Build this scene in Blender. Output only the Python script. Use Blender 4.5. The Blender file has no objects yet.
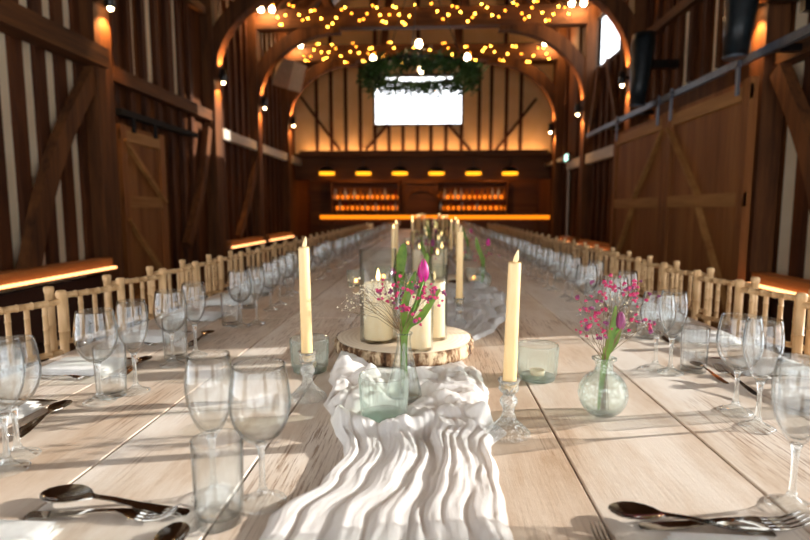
import bpy, math, random
from mathutils import Vector, Matrix, noise
R = math.radians
PI = math.pi
sc = bpy.context.scene
COL = sc.collection
rnd = random.Random(7)

# ------------------------------------------------------------------ camera
CAM = Vector((0, 0, 1.20)); YAW = R(2.75); PITCH = R(6.3); FPX = 540.0
cd = bpy.data.cameras.new('camera'); cam = bpy.data.objects.new('camera', cd); COL.objects.link(cam)
cam.location = CAM; cam.rotation_euler = (PI/2-PITCH, 0, YAW)
cd.lens = 24; cd.sensor_width = 36; cd.clip_start = 0.05; cd.clip_end = 200
cd.dof.use_dof = True; cd.dof.focus_distance = 1.2; cd.dof.aperture_fstop = 2.8
sc.camera = cam
TZ = 0.75                                     # table height
def ray(px, py):
    s, c, st, ct = math.sin(YAW), math.cos(YAW), math.sin(PITCH), math.cos(PITCH)
    f = Vector((-s*ct, c*ct, -st)); r = Vector((c, s, 0)); u = Vector((-s*st, c*st, ct))
    return f*FPX + r*(px-405) + u*(270-py)
def P(px, py, z=TZ):
    d = ray(px, py); return CAM + d*((z-CAM.z)/d.z)
def PX(px, py, x):
    d = ray(px, py); return CAM + d*(x/d.x)
def PY(px, py, y):
    d = ray(px, py); return CAM + d*(y/d.y)

# ------------------------------------------------------------------ materials
def S(h):
    v = [int(h[i:i+2], 16)/255 for i in (1, 3, 5)]
    return tuple(c/12.92 if c <= .04045 else ((c+.055)/1.055)**2.4 for c in v)+(1,)
class NT:
    def __init__(s, name):
        s.m = bpy.data.materials.new(name); s.m.use_nodes = True
        s.t = s.m.node_tree; s.t.nodes.clear()
        s.out = s.n('ShaderNodeOutputMaterial')
    def n(s, t, **kw):
        x = s.t.nodes.new(t)
        for k, v in kw.items(): setattr(x, k, v)
        return x
    def l(s, a, b): s.t.links.new(a, b)
    def val(s, node, **kw):
        for k, v in kw.items(): node.inputs[k.replace('_', ' ')].default_value = v
        return node
    def ramp(s, fac, stops):
        r = s.n('ShaderNodeValToRGB'); e = r.color_ramp.elements
        while len(e) < len(stops): e.new(.5)
        for i, (p, c) in enumerate(stops): e[i].position = p; e[i].color = c
        s.l(fac, r.inputs[0]); return r
    def coords(s, scale=(1, 1, 1), kind='Object'):
        tc = s.n('ShaderNodeTexCoord'); mp = s.n('ShaderNodeMapping'); mp.inputs['Scale'].default_value = scale
        s.l(tc.outputs[kind], mp.inputs[0]); return mp.outputs[0]
    def noise(s, vec, sc_, det=4, rough=.55):
        n = s.n('ShaderNodeTexNoise'); n.inputs['Scale'].default_value = sc_; n.inputs['Detail'].default_value = det
        n.inputs['Roughness'].default_value = rough; s.l(vec, n.inputs['Vector']); return n
def bsdf(t, rough=.6, metal=0, spec=.3):
    b = t.n('ShaderNodeBsdfPrincipled'); b.inputs['Roughness'].default_value = rough
    b.inputs['Metallic'].default_value = metal; b.inputs['Specular IOR Level'].default_value = spec
    t.l(b.outputs[0], t.out.inputs[0]); return b
def plain(name, c1, c2=None, rough=.6, metal=0, scale=14, bump=0, spec=.3):
    t = NT(name); b = bsdf(t, rough, metal, spec); c1 = S(c1); c2 = S(c2) if c2 else c1
    n = t.noise(t.coords(), scale); r = t.ramp(n.outputs[0], [(.3, c1), (.7, c2)]); t.l(r.outputs[0], b.inputs['Base Color'])
    if bump:
        bp = t.n('ShaderNodeBump'); bp.inputs['Strength'].default_value = bump; bp.inputs['Distance'].default_value = .01
        t.l(n.outputs[0], bp.inputs['Height']); t.l(bp.outputs[0], b.inputs['Normal'])
    return t.m
def wood(name, dark, light, axis='z', sc_=9, rough=.65, stretch=.07, bump=.25):
    t = NT(name); b = bsdf(t, rough)
    s = [1, 1, 1]; s['xyz'.index(axis)] = stretch
    v = t.coords(tuple(s)); n = t.noise(v, sc_, 6, .6); n2 = t.noise(v, sc_*5, 3, .6)
    mx = t.n('ShaderNodeMath', operation='MULTIPLY_ADD'); t.l(n2.outputs[0], mx.inputs[0]); mx.inputs[1].default_value = .45
    t.l(n.outputs[0], mx.inputs[2])
    r = t.ramp(mx.outputs[0], [(.52, S(dark)), (.92, S(light))]); t.l(r.outputs[0], b.inputs['Base Color'])
    bp = t.n('ShaderNodeBump'); bp.inputs['Strength'].default_value = bump; bp.inputs['Distance'].default_value = .006
    t.l(mx.outputs[0], bp.inputs['Height']); t.l(bp.outputs[0], b.inputs['Normal'])
    return t.m
def emit(name, col, strength):
    t = NT(name); e = t.n('ShaderNodeEmission'); e.inputs[0].default_value = S(col); e.inputs[1].default_value = strength
    t.l(e.outputs[0], t.out.inputs[0]); return t.m
def glass_thin(name, tint='#ffffff', rim='#b9c4c6', refl=1.0, frost=0.0, bumpy=0, bump_scale=60, solid=0.0, ior=1.3, r0=.55, r1=.97):
    """thin clear glass: see-through in the middle, darker and more mirror-like towards the edge; solid = share of refracting body"""
    t = NT(name)
    lw = t.n('ShaderNodeLayerWeight'); lw.inputs[0].default_value = .5
    cr = t.ramp(lw.outputs['Facing'], [(r0, S(tint)), (r1, S(rim))])
    tr = t.n('ShaderNodeBsdfTransparent'); t.l(cr.outputs[0], tr.inputs[0])
    gl = t.n('ShaderNodeBsdfGlossy'); gl.inputs['Roughness'].default_value = .03
    pw = t.n('ShaderNodeMath', operation='POWER'); t.l(lw.outputs['Facing'], pw.inputs[0]); pw.inputs[1].default_value = 4
    mu = t.n('ShaderNodeMath', operation='MULTIPLY_ADD'); mu.use_clamp = True; t.l(pw.outputs[0], mu.inputs[0]); mu.inputs[1].default_value = .75*refl; mu.inputs[2].default_value = .024*refl
    last = tr
    if solid:
        gg = t.n('ShaderNodeBsdfGlass'); gg.inputs['IOR'].default_value = ior; gg.inputs['Color'].default_value = S(tint)
        m2 = t.n('ShaderNodeMixShader'); m2.inputs[0].default_value = solid; t.l(tr.outputs[0], m2.inputs[1]); t.l(gg.outputs[0], m2.inputs[2]); last = m2
    m1 = t.n('ShaderNodeMixShader'); t.l(mu.outputs[0], m1.inputs[0]); t.l(last.outputs[0], m1.inputs[1]); t.l(gl.outputs[0], m1.inputs[2]); last = m1
    if frost:
        df = t.n('ShaderNodeBsdfTranslucent'); df.inputs[0].default_value = S('#f2f8f4')
        d2 = t.n('ShaderNodeBsdfDiffuse'); d2.inputs[0].default_value = S('#f0f6f3')
        m3 = t.n('ShaderNodeMixShader'); m3.inputs[0].default_value = .5; t.l(df.outputs[0], m3.inputs[1]); t.l(d2.outputs[0], m3.inputs[2])
        m4 = t.n('ShaderNodeMixShader'); m4.inputs[0].default_value = frost; t.l(last.outputs[0], m4.inputs[1]); t.l(m3.outputs[0], m4.inputs[2]); last = m4
    if bumpy:
        vo = t.n('ShaderNodeTexVoronoi'); vo.inputs['Scale'].default_value = bump_scale; t.l(t.coords(), vo.inputs['Vector'])
        bp = t.n('ShaderNodeBump'); bp.inputs['Strength'].default_value = bumpy; bp.inputs['Distance'].default_value = .004
        t.l(vo.outputs[0], bp.inputs['Height'])
        for x in [gl, lw]+([gg] if solid else []): t.l(bp.outputs[0], x.inputs['Normal'])
    t.l(last.outputs[0], t.out.inputs[0]); return t.m

M = {}
M['beam'] = wood('old_oak_beam', '#361e0c', '#6e4320', 'y', 7, .75)
M['post'] = wood('old_oak_post', '#381e0c', '#724521', 'z', 7, .75)
M['cross'] = wood('old_oak_crossbeam', '#3a2212', '#74492a', 'x', 7, .75)
M['stud'] = wood('dark_stud', '#301709', '#5e3315', 'z', 8, .75)
M['board'] = wood('brown_wall_board', '#42210b', '#73421b', 'z', 6, .75)
M['door'] = wood('sliding_door_board', '#74431f', '#9e6736', 'z', 5, .7)
M['doorr'] = wood('sliding_door_rail', '#8a5a2e', '#b5844a', 'y', 5, .7)
M['cream'] = plain('cream_plaster', '#e0cba8', '#e9d8ba', .9, 0, 3)
M['roof'] = wood('roof_board', '#3a2413', '#5d3b20', 'y', 6, .8)
M['brick'] = None
M['paleb'] = wood('pale_painted_beam', '#b7aa9a', '#d8cfc2', 'y', 6, .7)
M['black'] = plain('black_metal', '#0c0c0d', '#161618', .3, .3, spec=.6)
M['speak'] = plain('dark_speaker_shell', '#10161a', '#1b262c', .35, .0)
M['speakw'] = plain('pale_speaker_shell', '#a58c70', '#b79d80', .6)
M['steel'] = plain('galvanised_steel', '#5a6472', '#6e7886', .5, .6)
M['matte'] = plain('matte_black_steel', '#0b0b0c', '#131314', .8)
M['tan'] = plain('warm_lit_plaster', '#deb47a', '#e5bf8a', .9, 0, 3)  # gable plaster with the warm lamp glow put into its colour
M['sill'] = wood('sill_board', '#7a4a25', '#a8703c', 'y', 7, .6)
M['chairw'] = wood('limed_chair_wood', '#b98f60', '#debb8c', 'z', 14, .5, .15, .1)
M['cush'] = plain('ivory_cushion', '#d8cdbb', '#e4dac9', .85)
M['cut'] = plain('cutlery_steel', '#c9c6c0', '#d6d3cd', .12, 1, 40)
M['napkin'] = plain('white_napkin', '#eceae6', '#f7f6f3', .9, 0, 60, .08)
M['wax'] = None
M['bar'] = wood('bar_timber', '#4b2a12', '#74451f', 'x', 5, .6)
M['led'] = emit('warm_led', '#ffc48c', 27)
M['ledbar'] = emit('amber_led', '#ff8414', 1.7)
M['ledsill'] = emit('sill_led', '#ffb070', 4.5)
M['ledshelf'] = emit('shelf_backlight', '#ff7a18', 1.7)
M['fairy'] = emit('fairy_bulb_bright', '#ffb43c', 42)
M['fairyd'] = emit('fairy_bulb_dim', '#ff9a2c', 17)
M['globe'] = emit('white_hot_bulb', '#ffd9a8', 60)
M['lampdisc'] = emit('spot_lens', '#ffd9a0', 40)
M['pendin'] = emit('pendant_inside', '#ffa21e', 2.6)
M['flame'] = emit('candle_flame', '#ffd590', 5)
M['tea'] = emit('tealight_flame', '#ffb060', 14)
M['green'] = plain('stem_green', '#3f6b22', '#6f9838', .5, 0, 30)
M['leafd'] = plain('tulip_leaf', '#44661f', '#7d973c', .45, 0, 25)
M['vine'] = plain('wreath_leaf', '#17270f', '#44652e', .5, 0, 3)
M['twig'] = plain('thin_brown_stem', '#6a5438', '#8b7350', .7)
M['exit'] = emit('exit_sign_face', '#bff2dc', 3)
M['floor'] = wood('dark_floor_board', '#2a1a10', '#4a3120', 'y', 5, .55)
M['frame'] = plain('dark_window_frame', '#3a2818', '#4c3520', .6)
def tmat(name, c1, c2, rough=.5, tl=.35):
    t = NT(name); v = t.coords((1, 1, .4)); n = t.noise(v, 60); r = t.ramp(n.outputs[0], [(.3, S(c1)), (.7, S(c2))])
    d = t.n('ShaderNodeBsdfPrincipled'); d.inputs['Roughness'].default_value = rough
    x = t.n('ShaderNodeBsdfTranslucent'); t.l(r.outputs[0], d.inputs['Base Color']); t.l(r.outputs[0], x.inputs[0])
    m = t.n('ShaderNodeMixShader'); m.inputs[0].default_value = tl; t.l(d.outputs[0], m.inputs[1]); t.l(x.outputs[0], m.inputs[2])
    t.l(m.outputs[0], t.out.inputs[0]); return t.m
M['wax'] = tmat('ivory_wax', '#ecc98e', '#efcf98', .45, .10)
M['waxw'] = tmat('cream_pillar_wax', '#f8e2bb', '#fae9cc', .5, .3)
M['flamep'] = tmat('plastic_flame', '#fbe6bd', '#fff0d2', .4, .6)
M['tulip'] = tmat('magenta_petal', '#a80f6e', '#cf2a92', .4, .3)
M['pink'] = tmat('pink_blossom', '#c41a5c', '#e6558c', .6, .3)
M['gyp'] = tmat('cream_blossom', '#e6dcc0', '#f4eeda', .7, .3)
M['purple'] = tmat('faded_purple_petal', '#7d2f5e', '#a85a86', .6, .3)
# brick plinth
t = NT('dark_brick'); b = bsdf(t, .85)
bt = t.n('ShaderNodeTexBrick'); mp = t.n('ShaderNodeMapping'); tc = t.n('ShaderNodeTexCoord'); mp.inputs['Rotation'].default_value = (R(90), 0, R(90))
t.l(tc.outputs['Object'], mp.inputs[0]); t.l(mp.outputs[0], bt.inputs[0])
bt.inputs['Color1'].default_value = S('#3c2218'); bt.inputs['Color2'].default_value = S('#4b2c1f'); bt.inputs['Mortar'].default_value = S('#3a3029')
bt.inputs['Scale'].default_value = 4.5; bt.inputs['Mortar Size'].default_value = .012
t.l(bt.outputs[0], b.inputs['Base Color']); M['brick'] = t.m
# table top: whitewashed boards along Y
t = NT('whitewashed_table_board'); b = bsdf(t, .42, 0, .35)
v = t.coords((1, .22, 1)); n1 = t.noise(v, 7, 7, .68); v2 = t.coords((1, .04, 1)); n2 = t.noise(v2, 200, 4, .75)
v3 = t.coords((1, .35, 1)); n3 = t.noise(v3, 3.2, 3, .6); v4 = t.coords((1, 1, 1)); n4 = t.noise(v4, 26, 4, .7)
sx = t.n('ShaderNodeSeparateXYZ'); t.l(t.coords(), sx.inputs[0])
pid = t.n('ShaderNodeMath', operation='MULTIPLY_ADD'); t.l(sx.outputs[0], pid.inputs[0]); pid.inputs[1].default_value = 1/.2825; pid.inputs[2].default_value = 1.16/.2825
fl = t.n('ShaderNodeMath', operation='FLOOR'); t.l(pid.outputs[0], fl.inputs[0])
wn = t.n('ShaderNodeTexWhiteNoise', noise_dimensions='1D'); t.l(fl.outputs[0], wn.inputs['W'])
base = t.ramp(n1.outputs[0], [(.28, S('#bfa387')), (.41, S('#decdbb')), (.58, S('#f0e7dc'))])
# worn bare grain streaks
mk = t.ramp(n3.outputs[0], [(.48, (0, 0, 0, 1)), (.57, (1, 1, 1, 1))])
g = t.ramp(n2.outputs[0], [(.40, (1, 1, 1, 1)), (.49, (0, 0, 0, 1))])
mm = t.n('ShaderNodeMath', operation='MULTIPLY'); t.l(mk.outputs[0], mm.inputs[0]); t.l(g.outputs[0], mm.inputs[1])
mh = t.n('ShaderNodeMath', operation='MULTIPLY'); t.l(mm.outputs[0], mh.inputs[0]); mh.inputs[1].default_value = .8
mixg = t.n('ShaderNodeMix', data_type='RGBA'); t.l(mh.outputs[0], mixg.inputs[0]); t.l(base.outputs[0], mixg.inputs[6]); mixg.inputs[7].default_value = S('#8a623e')
# plank to plank variation
mixp = t.n('ShaderNodeMix', data_type='RGBA', blend_type='MULTIPLY'); mixp.inputs[0].default_value = 1
pv = t.ramp(wn.outputs[0], [(0, S('#eadfd4')), (1, S('#ffffff'))]); t.l(mixg.outputs[2], mixp.inputs[6]); t.l(pv.outputs[0], mixp.inputs[7])
t.l(mixp.outputs[2], b.inputs['Base Color'])
ad = t.n('ShaderNodeMath', operation='ADD'); t.l(n2.outputs[0], ad.inputs[0]); t.l(n4.outputs[0], ad.inputs[1])
bp = t.n('ShaderNodeBump'); bp.inputs['Strength'].default_value = .32; bp.inputs['Distance'].default_value = .002
t.l(ad.outputs[0], bp.inputs['Height']); t.l(bp.outputs[0], b.inputs['Normal']); M['table'] = t.m
M['tabledark'] = wood('table_underframe', '#6b4a2c', '#8d6640', 'y', 6, .7)
# log slice
t = NT('log_bark'); b = bsdf(t, .9); n1 = t.noise(t.coords((1, 1, .35)), 30, 5, .6)
r = t.ramp(n1.outputs[0], [(.38, S('#2e1d12')), (.50, S('#7b5a3e')), (.60, S('#d8c09e'))]); t.l(r.outputs[0], b.inputs['Base Color'])
bp = t.n('ShaderNodeBump'); bp.inputs['Strength'].default_value = .9; bp.inputs['Distance'].default_value = .01; t.l(n1.outputs[0], bp.inputs['Height']); t.l(bp.outputs[0], b.inputs['Normal'])
M['bark'] = t.m
t = NT('log_cut_face'); b = bsdf(t, .55); wv = t.n('ShaderNodeTexWave', wave_type='RINGS', rings_direction='Z'); wv.inputs['Scale'].default_value = 22; wv.inputs['Distortion'].default_value = 2.5
t.l(t.coords(), wv.inputs[0]); r = t.ramp(wv.outputs[0], [(.1, S('#e3cdb0')), (.8, S('#ecd9bf'))]); t.l(r.outputs[0], b.inputs['Base Color']); M['cutface'] = t.m
# gauze
t = NT('white_gauze'); d = t.n('ShaderNodeBsdfDiffuse'); x = t.n('ShaderNodeBsdfTranslucent')
n1 = t.noise(t.coords((1, .3, 1)), 240, 3, .6); r = t.ramp(n1.outputs[0], [(.3, S('#f4f3f2')), (.7, S('#fdfdfc'))])
t.l(r.outputs[0], d.inputs[0]); x.inputs[0].default_value = S('#f4f1ee')
m = t.n('ShaderNodeMixShader'); m.inputs[0].default_value = .42; t.l(d.outputs[0], m.inputs[1]); t.l(x.outputs[0], m.inputs[2])
bp = t.n('ShaderNodeBump'); bp.inputs['Strength'].default_value = .25; bp.inputs['Distance'].default_value = .002; t.l(n1.outputs[0], bp.inputs['Height'])
t.l(bp.outputs[0], d.inputs['Normal']); tp = t.n('ShaderNodeBsdfTransparent'); m2 = t.n('ShaderNodeMixShader'); m2.inputs[0].default_value = .08; t.l(m.outputs[0], m2.inputs[1]); t.l(tp.outputs[0], m2.inputs[2]); t.l(m2.outputs[0], t.out.inputs[0]); M['gauze'] = t.m
M['glass'] = glass_thin('clear_drinking_glass', '#fdfefe', '#aab6ba', 1.5, solid=.09, ior=1.2)
M['glassfoot'] = glass_thin('solid_glass_stem', '#fdfefe', '#f3f7f7', 1.0, solid=.85, ior=1.45, frost=.05)
M['foot'] = glass_thin('clear_glass_foot', '#fdfefe', '#f0f5f5', 3.2, frost=.09, bumpy=1.0, bump_scale=75)
M['crystalbase'] = glass_thin('pressed_crystal_base', '#fdfefe', '#f4f6f2', 2.6, bumpy=1.0, bump_scale=110, solid=.12, ior=1.4, frost=.10)
M['crystal'] = glass_thin('pressed_crystal', '#fdfefe', '#f5f6f3', 1.2, bumpy=.7, bump_scale=130, solid=.8, ior=1.45, frost=.10)
M['ribglass'] = glass_thin('ribbed_green_tinted_glass', '#fbfefc', '#b9cec5', 1.8, frost=.055, r0=.42, r1=.97)
M['ribbase'] = glass_thin('thick_green_glass_base', '#eef9f4', '#c2e4d9', 1.6, solid=.1, frost=.12)
M['hobnail'] = glass_thin('hobnail_green_glass', '#fbfefc', '#cfe8de', 2.0, bumpy=.9, bump_scale=85, frost=.10)
M['vaseglass'] = glass_thin('clear_vase_glass', '#fcfefd', '#d6dfdd', 1.3)
M['amberglass'] = plain('amber_bottle', '#a3560f', '#c8741b', .15, 0, 5, 0, .6)
M['redglass'] = plain('red_bottle', '#a81c10', '#c23018', .15, 0, 5, 0, .6)
M['paleglass'] = plain('pale_bottle', '#c7c6bb', '#dad9cf', .15, 0, 5, 0, .6)
M['darkglass'] = plain('dark_bottle', '#2b1a10', '#3a2616', .15, 0, 5, 0, .6)

# ------------------------------------------------------------------ mesh building
class MB:
    def __init__(s): s.v = []; s.f = []; s.mi = []; s.sm = []
    def add(s, vs, fs, smooth=False, mi=0):
        o = len(s.v); s.v += [tuple(x) for x in vs]
        for f in fs: s.f.append(tuple(i+o for i in f)); s.mi.append(mi); s.sm.append(smooth)
        return s
    def box(s, a, b, mi=0):
        x0, y0, z0 = [min(p, q) for p, q in zip(a, b)]; x1, y1, z1 = [max(p, q) for p, q in zip(a, b)]
        vs = [(x0,y0,z0),(x1,y0,z0),(x1,y1,z0),(x0,y1,z0),(x0,y0,z1),(x1,y0,z1),(x1,y1,z1),(x0,y1,z1)]
        return s.add(vs, [(0,3,2,1),(4,5,6,7),(0,1,5,4),(1,2,6,5),(2,3,7,6),(3,0,4,7)], False, mi)
    def bar(s, p, q, w, h, up=(0, 0, 1), mi=0):
        """square-section timber from p to q; w across, h along up"""
        p, q = Vector(p), Vector(q); d = (q-p).normalized(); u = Vector(up)
        side = d.cross(u).normalized()*w/2; top = side.cross(d).normalized()*h/2
        vs = [p-side-top, p+side-top, p+side+top, p-side+top, q-side-top, q+side-top, q+side+top, q-side+top]
        return s.add(vs, [(0,1,2,3),(7,6,5,4),(0,4,5,1),(1,5,6,2),(2,6,7,3),(3,7,4,0)], False, mi)
    def ribbonbar(s, pts, w, h, up=(0, 1, 0), mi=0):
        """curved timber: rectangular section swept along pts; w along up, h in plane"""
        pts = [Vector(p) for p in pts]; u = Vector(up).normalized(); vs = []; fs = []
        for i, p in enumerate(pts):
            d = (pts[min(i+1, len(pts)-1)]-pts[max(i-1, 0)]).normalized(); n = d.cross(u).normalized()
            vs += [p-u*w/2-n*h/2, p+u*w/2-n*h/2, p+u*w/2+n*h/2, p-u*w/2+n*h/2]
        for i in range(len(pts)-1):
            a = 4*i
            for k in range(4): fs.append((a+k, a+(k+1) % 4, a+4+(k+1) % 4, a+4+k))
        fs += [(3, 2, 1, 0), tuple(4*(len(pts)-1)+k for k in range(4))]
        return s.add(vs, fs, False, mi)
    def tube(s, pts, rad, seg=8, mi=0, cap=True, flat=None):
        pts = [Vector(p) for p in pts]; n = len(pts)
        if not hasattr(rad, '__len__'): rad = [rad]*n
        vs = []; fs = []; d0 = (pts[1]-pts[0]).normalized()
        a = Vector((0, 0, 1)) if abs(d0.z) < .9 else Vector((1, 0, 0)); x = d0.cross(a).normalized()
        for i, p in enumerate(pts):
            d = (pts[min(i+1, n-1)]-pts[max(i-1, 0)]).normalized(); x = (x-d*x.dot(d)).normalized(); y = d.cross(x)
            for k in range(seg):
                t = 2*PI*k/seg; vs.append(p+(x*math.cos(t)+y*math.sin(t)*(flat or 1))*rad[i])
        for i in range(n-1):
            for k in range(seg):
                fs.append((i*seg+k, i*seg+(k+1) % seg, (i+1)*seg+(k+1) % seg, (i+1)*seg+k))
        if cap: fs += [tuple(reversed(range(seg))), tuple((n-1)*seg+k for k in range(seg))]
        return s.add(vs, fs, True, mi)
    def lathe(s, prof, seg=32, c=(0, 0, 0), mi=0, fn=None):
        c = Vector(c); vs = []; fs = []; ids = []
        for j, (r, z) in enumerate(prof):
            if r < 1e-6: ids.append([len(vs)]); vs.append(c+Vector((0, 0, z)))
            else:
                ids.append(list(range(len(vs), len(vs)+seg)))
                for k in range(seg):
                    a = 2*PI*k/seg; rr = fn(r, z, a, j) if fn else r
                    vs.append(c+Vector((rr*math.cos(a), rr*math.sin(a), z)))
        for A, B in zip(ids, ids[1:]):
            if len(A) == 1 and len(B) == 1: continue
            for k in range(seg):
                if len(A) == 1: fs.append((A[0], B[(k+1) % seg], B[k]))
                elif len(B) == 1: fs.append((A[k], A[(k+1) % seg], B[0]))
                else: fs.append((A[k], A[(k+1) % seg], B[(k+1) % seg], B[k]))
        return s.add(vs, fs, True, mi)
    def ball(s, c, r, seg=8, rings=5, mi=0, sz=1):
        return s.lathe([(r*math.sin(PI*i/rings), -sz*r*math.cos(PI*i/rings)) for i in range(rings+1)], seg, c, mi)
    def grid(s, rows, smooth=True, mi=0):
        n = len(rows[0]); vs = [p for r in rows for p in r]; fs = []
        for i in range(len(rows)-1):
            for k in range(n-1): fs.append((i*n+k, i*n+k+1, (i+1)*n+k+1, (i+1)*n+k))
        return s.add(vs, fs, smooth, mi)
    def xform(s, m): s.v = [tuple(m @ Vector(p)) for p in s.v]; return s
    def mesh(s, name, mats):
        me = bpy.data.meshes.new(name); me.from_pydata(s.v, [], s.f)
        for m in (mats if isinstance(mats, (list, tuple)) else [mats]): me.materials.append(m)
        me.polygons.foreach_set('material_index', s.mi); me.polygons.foreach_set('use_smooth', s.sm); me.update(); return me
    def obj(s, name, mats, parent=None, loc=None, rot=None):
        o = bpy.data.objects.new(name, s.mesh(name, mats)); COL.objects.link(o)
        if parent: o.parent = parent
        if loc is not None: o.location = loc
        if rot is not None: o.rotation_euler = rot
        return o
def tag(o, label, cat, group=None, kind=None):
    o['label'] = label; o['category'] = cat
    if group: o['group'] = group
    if kind: o['kind'] = kind
    return o
def thing(name, label, cat, loc=(0, 0, 0), rz=0, group=None, kind=None):
    o = bpy.data.objects.new(name, None); COL.objects.link(o); o.empty_display_size = .05
    o.location = loc; o.rotation_euler = (0, 0, rz); return tag(o, label, cat, group, kind)
def dup(root, loc, rz, label, group=None, scale=None):
    def cp(o, par):
        c = o.copy(); COL.objects.link(c)
        if par: c.parent = par
        for ch in KIDS.get(o.name, []): cp(ch, c)
        return c
    r = cp(root, None); r.location = loc; r.rotation_euler = (0, 0, rz); r['label'] = label
    if group: r['group'] = group
    if scale: r.scale = scale
    return r
KIDS = {}
def remember(root):
    def go(o):
        ks = list(o.children); KIDS[o.name] = ks
        for k in ks: go(k)
    go(root); return root
ORD = ['nearest', 'second', 'third', 'fourth', 'fifth', 'sixth', 'seventh', 'eighth', 'ninth', 'tenth', 'eleventh', 'twelfth', 'thirteenth',
       'fourteenth', 'fifteenth', 'sixteenth', 'seventeenth', 'eighteenth', 'nineteenth', 'twentieth']
TENS = {2: 'twenty', 3: 'thirty', 4: 'forty'}
def nth(i):
    if i < 20: return ORD[i]
    k = i+1
    if k % 10 == 0: return {3: 'thirtieth', 4: 'fortieth'}[k//10]
    return TENS[k//10]+'-'+['first', 'second', 'third', 'fourth', 'fifth', 'sixth', 'seventh', 'eighth', 'ninth'][k % 10-1]
# ------------------------------------------------------------------ the barn
XL, XR, Y0, Y1 = -3.65, 3.15, -3.0, 16.6
XC = (XL+XR)/2; EAVE = 5.45; RIDGE = 8.7
TR = [5.52, 8.72, 11.05, 13.4]
TLY = [5.74, 8.82, 11.0, 13.3]; TRY = [5.2, 8.5, 10.98, 13.4]
GY = 14.6
def struct(name, label, cat, mb, mats): return tag(mb.obj(name, mats), label, cat, None, 'structure')
struct('floor', 'dark timber barn floor under the long table', 'floor', MB().box((XL-.3, Y0, -.1), (XR+.3, Y1, 0)), M['floor'])
def holes(x0, x1, ya, yb, za, zb, hs):
    mb = MB(); ys = sorted({ya, yb, *[h[0] for h in hs], *[h[1] for h in hs]}); zs = sorted({za, zb, *[h[2] for h in hs], *[h[3] for h in hs]})
    for a, b in zip(ys, ys[1:]):
        for c, d in zip(zs, zs[1:]):
            m, k = (a+b)/2, (c+d)/2
            if not any(h[0] < m < h[1] and h[2] < k < h[3] for h in hs): mb.box((x0, a, c), (x1, b, d))
    return mb
# left wall: cream first bay, boarded beyond
wl = thing('wall_left', 'left barn wall of dark timber studs over plaster and boards', 'wall', (0, 0, 0), 0, None, 'structure')
OPL = (-2.4, 1.6, .0, 2.5)  # unseen opening added to bring sky fill from the left
holes(XL-.2, XL, Y0, TR[0], 0, EAVE, [OPL]).obj('plaster_panel', M['cream'], wl)
mb = MB(); k = TR[0]
while k < Y1-.01:
    e = min(k+.19, Y1); mb.box((XL-.2, k, 0), (XL-.002-rnd.random()*.012, e-.006, EAVE)); k = e
mb.obj('wall_boarding', M['board'], wl)
MB().box((XL-.05, 1.62, 0), (XL+.10, TR[0]+.16, .50)).box((XL-.05, TR[1]+.15, 0), (XL+.1, GY, .50)).obj('brick_plinth', M['brick'], wl)
y = -2.9
while y < TR[0]+.1:
    if y > OPL[1]: MB().box((XL, y, .6), (XL+.045, y+.135, EAVE)).obj('stud', M['stud'], wl)
    y += .29
for i in range(len(TR)-1):
    y = TR[i]+.3
    while y < TR[i+1]-.3:
        MB().box((XL, y, 0 if i == 0 else .6), (XL+.06, y+.09, EAVE)).obj('stud', M['stud'], wl); y += .33
for (a, b) in ((6.6, 6.68), (7.0, 7.1), (7.75, 7.83)):
    MB().box((XL-.01, a, 2.72), (XL+.012, b, EAVE-.3)).obj('plaster_strip', M['cream'], wl)
# rails
MB().box((XL+.06, Y0, 2.68), (XL+.27, TR[0]+.2, 2.88)).obj('wall_rail', M['beam'], wl)
MB().box((XL+.06, TR[0]+.45, 2.62), (XL+.16, TR[1]+.1, 2.78)).obj('wall_rail', M['beam'], wl)
MB().box((XL+.06, TR[1]+.4, 2.40), (XL+.16, GY, 2.57)).obj('pale_rail', M['paleb'], wl)['label'] = 'pale painted wall rail'
MB().box((XL+.06, TR[0]+.14, 4.2), (XL+.16, TR[1]-.14, 4.33)).obj('wall_rail', M['beam'], wl)
MB().box((XL-.1, Y0, EAVE-.02), (XL+.2, Y1, EAVE+.2)).obj('wall_plate', M['beam'], wl)
def curve(p, q, bow, n=9):
    p, q, b = Vector(p), Vector(q), Vector(bow); return [p.lerp(q, i/n)+b*math.sin(PI*i/n) for i in range(n+1)]
MB().ribbonbar(curve((XL+.12, 4.55, .66), (XL+.12, 5.65, 2.6), (0, -.12, .05)), .10, .17, (1, 0, 0)).obj('wall_brace', M['post'], wl)
MB().ribbonbar(curve((XL+.1, 7.7, .7), (XL+.1, 8.6, 2.5), (0, .1, -.05)), .10, .14, (1, 0, 0)).obj('wall_brace', M['post'], wl)
MB().ribbonbar(curve((XL+.1, 9.8, .7), (XL+.1, 10.95, 2.3), (0, .1, -.05)), .10, .14, (1, 0, 0)).obj('wall_brace', M['post'], wl)
# right wall with daylight openings
OP = (1.35, 2.55, 0.0, 2.3); OP2 = (-2.6, .7, 0.0, 2.6); WN = (9.55, 10.85, 3.88, 4.8); SL = (12.42, 12.72, .62, 2.25)  # OP2 is an unseen opening added for sky fill
wr = thing('wall_right', 'right barn wall of timber studs and boards beside sliding doors', 'wall', (0, 0, 0), 0, None, 'structure')
holes(XR, XR+.2, Y0, 5.05, 0, EAVE, [OP, OP2]).obj('plaster_panel', M['cream'], wr)
holes(XR+.01, XR+.07, 5.05, Y1, 0, EAVE, [WN, SL]).obj('wall_boarding', M['board'], wr)
mb = MB()
for a, b in ((Y0, OP2[0]), (OP2[1], OP[0]), (OP[1], 4.9), (TR[1]+.3, SL[0]-.08), (SL[1]+.08, GY)): mb.box((XR-.10, a, 0), (XR+.05, b, .42))
mb.obj('brick_plinth', M['brick'], wr)
y = 2.66
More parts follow.
